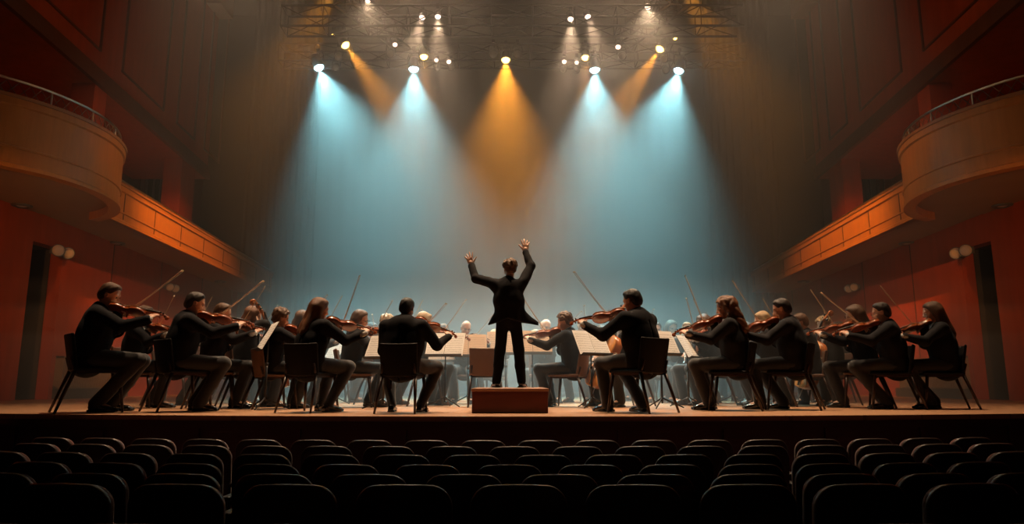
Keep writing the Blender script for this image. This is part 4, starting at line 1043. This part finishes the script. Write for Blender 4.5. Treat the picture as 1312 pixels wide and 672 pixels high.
# ================================================================ AUDIENCE SEATS
mat('seat_shell', (.016, .008, .006), .4, spec=.5, bump=.05, bscale=60); mat('seat_velvet', (.085, .010, .008), .9, sheen=.4, bump=.15, bscale=200)
def seat_proto():
    r = bpy.data.objects.new('audience_seat', None); C.objects.link(r)    # faces +y, floor at 0, top at .92
    def rb(c, hx, hz, t, rad):
        s = Sdf((c[0] - hx - .03, c[1] - .12, c[2] - hz - .03), (c[0] + hx + .03, c[1] + .12, c[2] + hz + .03), .008)
        cc = np.array(c)
        def fn(X, Y, Z):
            x, y, z = X - cc[0], Y - cc[1] + .55 * (X - cc[0]) ** 2 * -1 + .10 * (Z - cc[2]), Z - cc[2]
            zz = np.where(z > 0, z + .9 * x * x * .35, z)
            qx, qz = np.abs(x) - hx + rad, np.abs(zz) - hz + rad
            d2 = np.sqrt(np.maximum(qx, 0) ** 2 + np.maximum(qz, 0) ** 2) + np.minimum(np.maximum(qx, qz), 0) - rad
            e = .018; wx, wy = d2 + e, np.abs(y) - t + e
            return np.sqrt(np.maximum(wx, 0) ** 2 + np.maximum(wy, 0) ** 2) + np.minimum(np.maximum(wx, wy), 0) - e
        s.add(fn, (c[0] - hx, c[1] - .1, c[2] - hz), (c[0] + hx, c[1] + .1, c[2] + hz))
        return s
    s = rb((0, -.03, .60), .215, .32, .022, .09); obj('back_shell', s.mesh('x', 1), MATS['seat_shell'], r)
    s = rb((0, .012, .615), .20, .295, .028, .085); obj('back_cushion', s.mesh('x', 1), MATS['seat_velvet'], r)
    s = Sdf((-.22, 0, .30), (.22, .46, .50), .01); s.rbox((0, .23, .41), (.195, .20, .05), .035); obj('seat_cushion', s.mesh('x', 1), MATS['seat_velvet'], r)
    for k in (-1, 1):
        s = Sdf((k * .235 - .04, -.1, .5), (k * .235 + .04, .40, .68), .008); s.rbox((k * .235, .16, .60), (.022, .20, .018), .012); obj('armrest', s.mesh('x', 1), MATS['seat_shell'], r)
        b = NB(); box(b, (k * .235 - .012, .0, .0), (k * .235 + .012, .06, .59)); box(b, (k * .235 - .012, .0, .36), (k * .235 + .012, .30, .42)); bevel(b, .004, 1); obj('side_frame', b, MATS['seat_shell'], r)
    return r
SEA = seat_proto()
ROWS = [(6.45, .505, 1.0), (5.85, .505, 1.0), (5.2, .507, 1.0), (4.55, .502, 1.0), (3.9, .478, 1.0), (3.25, .440, 1.0), (2.45, .455, 1.0)]
OFF = [.25, .02, .22, -.02, .25, .03, .26]
ORD = ['nearest the stage', 'second from the stage', 'third from the stage', 'fourth from the stage', 'fifth from the stage', 'sixth from the stage', 'nearest the camera']
NUM = 'first second third fourth fifth sixth seventh eighth ninth tenth eleventh twelfth thirteenth fourteenth fifteenth sixteenth seventeenth eighteenth nineteenth twentieth'.split()
for ri, (Y, dz, sc) in enumerate(ROWS):
    half = Y * 656 / 913 + .02; n = 0; row = []
    for k in range(-14, 15):
        x = k * .505 + OFF[ri]
        if abs(x) > half + .1: continue
        row.append(x)
    for j, x in enumerate(row):
        z = CAM_Z - dz - .92
        yb = Y + .018 * x * x * (1 if ri < 4 else .5)
        M = Matrix.Translation((x, yb, z)) @ Matrix.Rotation(R.uniform(-.02, .02) - .03 * x * -1, 4, 'Z')
        put(SEA, M, 'dark upholstered audience seat, %s from the left in the row %s' % (NUM[j], ORD[ri]), 'audience seat', 'rows of audience seats')
# low risers carry the rear rows
for ri, nm in ((4, 4), (5, 5), (6, 6)):
    Y, dz, sc = ROWS[ri]; z = CAM_Z - dz - .92
    b = NB(); box(b, (-WX, Y - .42 if ri < 6 else -3, -1.4), (WX, Y + (.33 if ri > 4 else .33), z)); struct('riser', b, MATS['hall_carpet']).name = 'floor_riser_%d' % (ri - 3)
zf = CAM_Z - .507 - .92
bpy.data.objects['floor_hall'].location.z = zf + 1.3

# ================================================================ THE ORCHESTRA
def mirror_mesh(me):
    me = me.copy(); me.transform(Matrix.Diagonal((-1, 1, 1, 1))); me.flip_normals(); return me
SX = np.diag([-1., 1, 1])
def mirror_kit(K, P):
    K2 = {k: (mirror_mesh(v) if isinstance(v, bpy.types.Mesh) else v) for k, v in K.items()}
    K2['HT'] = (SX @ K['HT'][0] @ SX, SX @ K['HT'][1]); P2 = dict(P)
    for k in 'V': 
        if k in P: P2[k] = (SX @ P[k][0] @ SX, SX @ P[k][1])
    if 'W' in P: P2['W'] = (SX @ P['W'][0], SX @ P['W'][1])
    if 'B' in P: P2['B'] = tuple(SX @ q for q in P['B'])
    return K2, P2
def bow_m(B):
    bd, cp, fr, up = B; z = nrm(up - bd * (up @ bd)); y = np.cross(z, bd)
    return mtx(np.stack([bd, y, z], 1), fr)
SP = []
def seat_player(K, P, px, py, Y, rz, lab, short, hair, hcol, kind='violin', skin=0, suit=None, glasses=False, trou=None, brown=False, crz=0, no_chair=False):
    """the head's top is put on the photo pixel (px, py) at distance Y"""
    top = at(px, py, Y); hz_ = K['HT'][1][2] + .128
    sc = top[2] / hz_
    h = K['HT'][1]; a = math.radians(rz); c, s = math.cos(a), math.sin(a)
    x = top[0] - sc * (h[0] * c - h[1] * s); y = top[1] - sc * (h[0] * s + h[1] * c)
    SP.append((round(x, 2), round(y, 2), round(sc, 3), short))
    place_person(K, (x, y, 0), a, sc, lab, hair, hcol, skin, suit, glasses, trou, 'orchestra players')
    M = Matrix.Translation((x, y, 0)) @ Matrix.Rotation(a, 4, 'Z') @ Matrix.Scale(sc, 4)
    if kind in ('violin', 'cello'):
        put(VIO if kind == 'violin' else CEL, M @ mtx(*P['V']), '%s played by the %s' % ('glossy red-brown violin' if kind == 'violin' else 'large orange cello', short), kind, 'violins of the orchestra' if kind == 'violin' else 'cellos of the orchestra')
        put(BOW, M @ bow_m(P['B']), '%s bow held by the %s' % (kind, short), 'bow', 'bows of the string players')
    elif kind == 'clarinet':
        mo, dv = P['W']; z = nrm(V3(0, .7, .7) - dv * (V3(0, .7, .7) @ dv)); xx = np.cross(dv, z)
        put(CLA, M @ mtx(np.stack([xx, dv, z], 1), mo), 'black clarinet played by the %s' % short, 'clarinet', 'clarinets of the orchestra')
    if not no_chair:
        Mc = Matrix.Translation((x, y, 0)) @ Matrix.Rotation(a, 4, 'Z') @ Matrix.Rotation(math.radians(crz), 4, 'Z') @ Matrix.Translation((0, .045, 0)) @ Matrix.Scale(sc, 4)
        chair(Mc, 'chair under the %s' % short, brown)

def wdir(rz, dx, dy, dz, mir):          # a bow direction given in the room, turned into the player's own frame
    a = -math.radians(rz); x, y = dx * math.cos(a) - dy * math.sin(a), dx * math.sin(a) + dy * math.cos(a)
    return (-x if mir else x, y, dz)

# ---- nine players of the front row, left to right
# px, py, Y, rz, mirrored, pose, bow in the room, hair ...
FRONT = [
 (143, 363, 8.00, -70, 1, dict(lean=6, headyaw=14, headpitch=-16, headroll=-4, ankle=(.10, .20), spread=(.12, .15), vaz=22, vel=-8, seed=1, bt=.06), (.60, .25, .62), 'short', 'brown', 0, 0, 'man in black suit with side-parted brown hair, seated farthest left in front', 'brown-haired man farthest left'),
 (252, 375, 8.20, -60, 1, dict(lean=6, headyaw=8, headpitch=-10, headroll=-2, ankle=(.22, .20), spread=(.12, .14), vaz=24, vel=-8, seed=2, bt=.05), (.62, .25, .62), 'short', 'dark', 0, 0, 'man in black suit with cropped dark hair, second front player from the left', 'cropped-haired man second from left'),
 (411, 383, 8.05, -33, 1, dict(lean=5, headyaw=16, headpitch=-8, headroll=-4, ankle=(.16, .30), spread=(.18, .13), w=.9, vaz=34, vel=-10, seed=3, heel=.05, flare=.052, bt=.05), (.20, .2, .80), 'long', 'auburn', 0, 0, 'woman with long auburn hair and heels seen from behind, third front player', 'long-haired woman third from left'),
 (522, 382, 7.85, -6, 1, dict(lean=2, headyaw=6, headpitch=-10, headroll=-2, ankle=(.22, .22), spread=(.31, .31), anx=(.17, .17), w=1.12, vaz=48, vel=-14, seed=4, bt=.34, epole=(1, -.5, -.05), heel=.04, flare=.052), (.62, .15, .72), 'short', 'black', 0, 0, 'broad man in black suit seen squarely from behind, left of the podium', 'broad man left of the podium'),
 (809, 371, 7.95, 38, 0, dict(lean=4, headyaw=12, headpitch=-12, headroll=-4, ankle=(.36, .10), spread=(.16, .12), w=1.05, vaz=38, vel=-8, seed=5, bt=.06), (-.50, .2, .72), 'short', 'black', 0, 0, 'man in black suit with short dark hair, first front player right of the podium', 'dark-haired man right of the podium'),
 (928, 381, 8.55, 66, 0, dict(lean=3, headyaw=6, headpitch=-12, headroll=-4, ankle=(.30, .32), spread=(.13, .15), w=.93, vaz=26, vel=-16, seed=6, bt=.06), (-.22, .2, .80), 'long_curly', 'auburn', 1, 0, 'woman with very long curly auburn hair, facing left, right of the podium', 'curly long-haired woman'),
 (1000, 383, 8.75, 62, 0, dict(lean=4, headyaw=4, headpitch=-14, headroll=-4, ankle=(.38, .16), spread=(.14, .13), w=1.0, vaz=26, vel=-15, seed=7, bt=.06), (-.35, .2, .72), 'short', 'dark', 1, 0, 'man in dark suit with short dark hair, third front player from the right', 'dark-haired man third from right'),
 (1127, 388, 8.95, 68, 0, dict(lean=4, headyaw=4, headpitch=-8, headroll=-4, ankle=(.14, .10), spread=(.14, .12), w=.98, vaz=24, vel=-12, seed=8, bt=.06), (-.62, .2, .62), 'short', 'dark', 1, 1, 'man with glasses and receding hair in dark suit, second front player from the right', 'man in glasses second from right'),
 (1192, 388, 8.95, 72, 0, dict(lean=3, headyaw=4, headpitch=-10, headroll=-4, ankle=(.22, .12), spread=(.14, .12), w=.9, vaz=24, vel=-14, seed=9, bt=.06, flare=.07), (-.42, .2, .72), 'long', 'brown', 1, 0, 'woman with long straight brown hair seated farthest right in front', 'straight-haired woman farthest right'),
]
QUICK = globals().get('QUICK', False)
for (px, py, Y, rz, mir, pose, bd, hair, hcol, suit, gl, lab, short) in FRONT:
    pose = dict(pose); pose['w'] = pose.get('w', 1.0) * 1.07; pose['girth'] = 1.10
    P = violin_pose(bdir=wdir(rz, *bd, mir), **pose)
    K = person_mesh(P, .0125 if QUICK else .0065, .014 if QUICK else .010)
    if mir: K, P = mirror_kit(K, P)
    seat_player(K, P, px, py, Y, rz, lab, short, hair, hcol, 'violin', 0, M_SUIT2 if suit else M_SUIT, bool(gl), crz={143: 18, 252: 18, 411: 16}.get(px, 0))

# ---- poses shared by the players farther back
PR = {}
def pr(name, P, mir):
    K = person_mesh(P, .014 if QUICK else .0085, .014 if QUICK else .012); PR[name, 0] = (K, P); PR[name, 1] = mirror_kit(K, P)
pr('a', violin_pose(seed=21, lean=4, vaz=26, headyaw=10, bdir=(-.35, .45, .80), ankle=(.30, .36)), 0)
pr('b', violin_pose(seed=22, lean=5, vaz=34, headyaw=20, bdir=(-.60, .35, .62), ankle=(.38, .24), w=.93, bt=.14), 0)
pr('c', violin_pose(seed=23, lean=5, vaz=30, headyaw=14, bdir=(-.15, .40, .88), ankle=(.22, .30), w=1.03, vel=-14), 0)
pr('d', cello_pose(seed=24), 0)
pr('e', wind_pose(seed=25), 0)
G = 'brown', 'auburn', 'blond', 'dark', 'grey', 'black'
MID = [
 (187, 392, 9.35, -74, 1, 'b', 'short', 'brown', 1, 0, 'player half hidden behind the farthest left man', 'half-hidden player behind the farthest left man'),
 (287, 389, 9.15, -72, 1, 'a', 'short', 'brown', 0, 0, 'young man with smooth brown hair behind the second front player', 'young man behind the second front player'),
 (326, 394, 9.75, -60, 1, 'd', 'wavy', 'auburn', 2, 0, 'cellist with wavy auburn hair left of the curly-haired boy', 'wavy-haired cellist on the left'),
 (361, 396, 9.05, -52, 1, 'a', 'curly', 'brown', 0, 0, 'boy with short curly brown hair left of the long-haired woman', 'curly-haired boy on the left'),
 (390, 399, 10.1, -55, 1, 'c', 'wavy', 'brown', 1, 0, 'player with wavy brown hair peeking out left of the long-haired woman', 'wavy-haired player peeking behind the woman'),
 (463, 398, 9.6, -80, 1, 'b', 'bob', 'brown', 2, 1, 'woman in glasses with tucked-back hair between the third and fourth front players', 'woman in glasses left of the broad man'),
 (497, 404, 10.6, -60, 1, 'c', 'curly', 'blond', 2, 0, 'blond player mostly hidden by the left shoulder of the broad man', 'blond player at the broad man\'s left shoulder'),
 (544, 401, 10.2, -50, 1, 'a', 'wavy', 'blond', 2, 0, 'blond player just right of the broad man\'s head', 'blond player right of the broad man'),
 (597, 411, 11.2, 178, 0, 'b', 'rim', 'grey', 0, 1, 'bald man in glasses facing the hall behind the double score', 'bald man in glasses facing the hall'),
 (633, 424, 12.3, 165, 0, 'a', 'curly', 'blond', 1, 0, 'curly-haired player facing the hall just left of the conductor\'s hips', 'curly-haired player left of the conductor'),
 (723, 401, 9.75, 66, 0, 'a', 'curly', 'brown', 0, 0, 'grey-suited man with brown hair facing left, right of the podium', 'grey-suited man right of the podium'),
 (699, 409, 11.6, 186, 0, 'b', 'rim', 'blond', 2, 1, 'balding player in glasses facing the hall behind the grey-suited man', 'balding player behind the grey-suited man'),
 (686, 424, 12.6, 178, 0, 'c', 'curly', 'blond', 2, 0, 'small curly-haired player facing the hall just right of the conductor', 'curly-haired player right of the conductor'),
 (747, 413, 11.9, 150, 0, 'c', 'curly', 'grey', 1, 0, 'grey-haired player behind the bowing hand of the dark-haired man', 'grey-haired player right of the podium'),
 (793, 396, 9.9, 120, 0, 'd', 'wavy', 'auburn', 0, 0, 'cellist with auburn hair half hidden by the man right of the podium', 'auburn-haired cellist right of the podium'),
 (841, 413, 11.9, 172, 0, 'e', 'short', 'brown', 0, 0, 'clarinettist facing the hall, left one of the pair right of the podium', 'left clarinettist'),
 (860, 411, 12.9, 176, 0, 'b', 'bob', 'brown', 2, 1, 'player in glasses with brown bob facing the hall beyond the stands', 'player in glasses beyond the stands'),
 (880, 413, 11.1, 160, 0, 'e', 'short', 'blond', 2, 0, 'fair clarinettist facing the hall above the narrow score', 'fair clarinettist'),
 (900, 404, 10.3, 110, 0, 'a', 'wavy', 'brown', 0, 0, 'player with wavy brown hair just left of the curly long-haired woman', 'wavy-haired player left of the curly woman'),
 (917, 405, 11.5, 100, 0, 'c', 'bob', 'blond', 2, 0, 'blond player whose head shows behind the curly woman\'s violin', 'blond player behind the curly woman\'s violin'),
 (957, 413, 12.2, 140, 0, 'b', 'short', 'auburn', 1, 0, 'red-haired player between the curly woman and the blond violinist', 'red-haired player on the right'),
 (975, 400, 9.9, 68, 0, 'c', 'bob', 'blond', 2, 0, 'violinist with blond bob facing left behind the third front player from the right', 'violinist with blond bob'),
 (1024, 402, 10.0, 72, 0, 'a', 'short', 'brown', 0, 0, 'brown-haired player close behind the third front player from the right', 'brown-haired player close behind'),
 (1054, 407, 10.4, 104, 0, 'd', 'curly', 'blond', 2, 0, 'cellist with curly blond hair and large orange cello on the right', 'curly blond cellist on the right'),
 (1093, 392, 9.45, 66, 0, 'a', 'long', 'brown', 2, 1, 'woman with long light brown hair behind the man in glasses', 'woman with long light brown hair'),
 (233, 402, 10.4, -80, 1, 'c', 'short', 'dark', 0, 0, 'player seen between the two leftmost front men', 'player between the two leftmost men'),
 (308, 408, 11.4, -60, 1, 'a', 'short', 'brown', 0, 0, 'player in back row between the young man and the wavy-haired cellist', 'back-row player at the far left'),
 (432, 410, 11.6, -70, 1, 'e', 'short', 'grey', 0, 0, 'clarinettist in the back row right of the long-haired woman', 'clarinettist in the back row left'),
 (478, 414, 12.4, -120, 1, 'b', 'bob', 'dark', 1, 0, 'back-row player between the woman in glasses and the broad man', 'back-row player beside the broad man'),
 (569, 415, 12.5, 180, 1, 'a', 'short', 'brown', 0, 0, 'back-row player facing the hall above the white score', 'back-row player above the white score'),
 (819, 415, 12.8, 160, 0, 'a', 'wavy', 'dark', 0, 0, 'back-row player just right of the man right of the podium', 'back-row player right of the dark-haired man'),
 (938, 416, 12.9, 150, 0, 'c', 'short', 'brown', 1, 0, 'back-row player behind the hair of the curly woman', 'back-row player behind the curly woman'),
 (1002, 414, 11.8, 110, 0, 'b', 'bob', 'brown', 2, 0, 'back-row player behind the third front player from the right', 'back-row player third from right'),
 (1074, 412, 11.6, 100, 0, 'a', 'short', 'dark', 0, 0, 'back-row player between the blond cellist and the long-haired woman', 'back-row player far right'),
 (770, 417, 13.1, 165, 0, 'b', 'short', 'brown', 0, 0, 'back-row player left of the auburn-haired cellist', 'back-row player left of the auburn cellist'),
]
for i, (px, py, Y, rz, mir, pk, hair, hcol, skin, gl, lab, short) in enumerate(MID):
    K, P = PR[pk, mir]
    seat_player(K, P, px, py, Y, rz, lab, short, hair, hcol, {'d': 'cello', 'e': 'clarinet'}.get(pk, 'violin'), skin, M_SUIT2 if i % 3 else M_SUIT, bool(gl), brown=True)

# ---- the conductor on the podium
PZ = .262
b = NB(); box(b, (-.41, -.80, 0.002), (.41, .80, PZ - .03)); bevel(b, .006, 2)
pod = thing('podium', 'dark red wooden podium under the conductor at centre stage', 'podium', (-.022, 8.5, 0)); obj('base', b, mat('podium_wood', (0.13, 0.028, 0.018), .45, var=.3, vscale=3, stretch=(1, 1, 5), coat=.2), pod)
b = NB(); box(b, (-.42, -.82, PZ - .03), (.42, .82, PZ)); bevel(b, .006, 2); obj('top_board', b, mat('podium_top', (0.35, 0.17, 0.10), .45, var=.2), pod)
b = NB(); 
for k in range(4): box(b, (-.385 + .2 * k, -.806, .03), (-.385 + .2 * k + .17, -.799, PZ - .06))
obj('front_panels', b, MATS['podium_wood'], pod)
YC = 8.75
ztop = at(652, 332, YC)[2]; hs = 1.71; sc = (ztop - PZ) / hs
root = V3(at(652, 430, YC)[0], YC, PZ); loc = lambda px, py, dy=0: (at(px, py, YC + dy) - root) / sc
P = dict(U=(rot('Y', -1.5) @ rot('X', -2), V3(0, 0, .90)), w=1.09, stand=1, tail=(.12, .24), lift=(.04, .05), seed=40, flare=.058, girth=1.0, wr=.006)
P['H'] = (rot('Z', 14) @ rot('X', -8), V3(.01, .04, 1.575))
P['legs'] = {-1: (V3(-.08, 0, .90), V3(-.115, .02, .49), V3(-.16, -.02, .085), V3(-.25, 1, 0)), 1: (V3(.08, 0, .90), V3(.13, .03, .49), V3(.165, -.02, .085), V3(.25, 1, 0))}
wl, wr_ = loc(604, 340, .26), loc(673.5, 323, .24)
P['arms'] = {-1: dict(w=wl, pole=(-1, -.2, -.9), d=nrm(V3(-.28, .05, 1)), n=V3(0, 1, 0), s=V3(1, 0, .25), h=dict(curl=12, spread=15, thumb=48, tcurl=5, scale=1.18)),
             1: dict(w=wr_, pole=(1, -.2, -.5), d=nrm(V3(.0, .10, 1)), n=V3(0, 1, 0), s=V3(-1, 0, .1), h=dict(curl=14, spread=14, thumb=44, tcurl=5, scale=1.18))}
K = person_mesh(P, .006 if not QUICK else .01, .010)
place_person(K, tuple(root), 0, sc, 'conductor in black tailcoat seen from behind with both arms raised, standing on the podium', 'curly', 'brown', 0, M_SUIT, trou=M_SUIT)

# ---- stands and their scores
stand(757, 441, 9.3, 34, 'just left of the man right of the podium')
stand(571, 443, 9.7, -10, 'right of the broad man, white one of the pair')
stand(600, 444, 10.5, 4, 'behind the white double score left of the podium', 'beige')
stand(493, 446, 8.9, -22, 'hidden behind the left side of the broad man')
stand(344, 433, 8.75, -62, 'in front of the curly-haired boy')
stand(846, 441, 9.15, 32, 'between the man right of the podium and the curly woman')
stand(880, 446, 9.7, 58, 'showing narrow page left of the curly woman')
stand(682, 440, 10.6, 4, 'directly behind the conductor on the right', 'beige')
stand(648, 441, 10.9, 0, 'directly behind the conductor\'s legs', 'beige')
stand(566, 452, 11.3, 0, 'low behind the broad man\'s elbow', 'beige')
stand(935, 452, 10.9, 60, 'behind the knees of the curly woman')
stand(795, 455, 11.2, 20, 'in the back behind the man right of the podium', 'beige')
stand(430, 452, 10.7, -50, 'in the back beyond the long-haired woman')
# ---- empty chair behind the podium
p = at(622, 465, 9.7); chair(Matrix.Translation((p[0], 9.7, 0)) @ Matrix.Rotation(.05, 4, 'Z') @ Matrix.Scale(1.02, 4), 'empty chair left behind the podium', True)
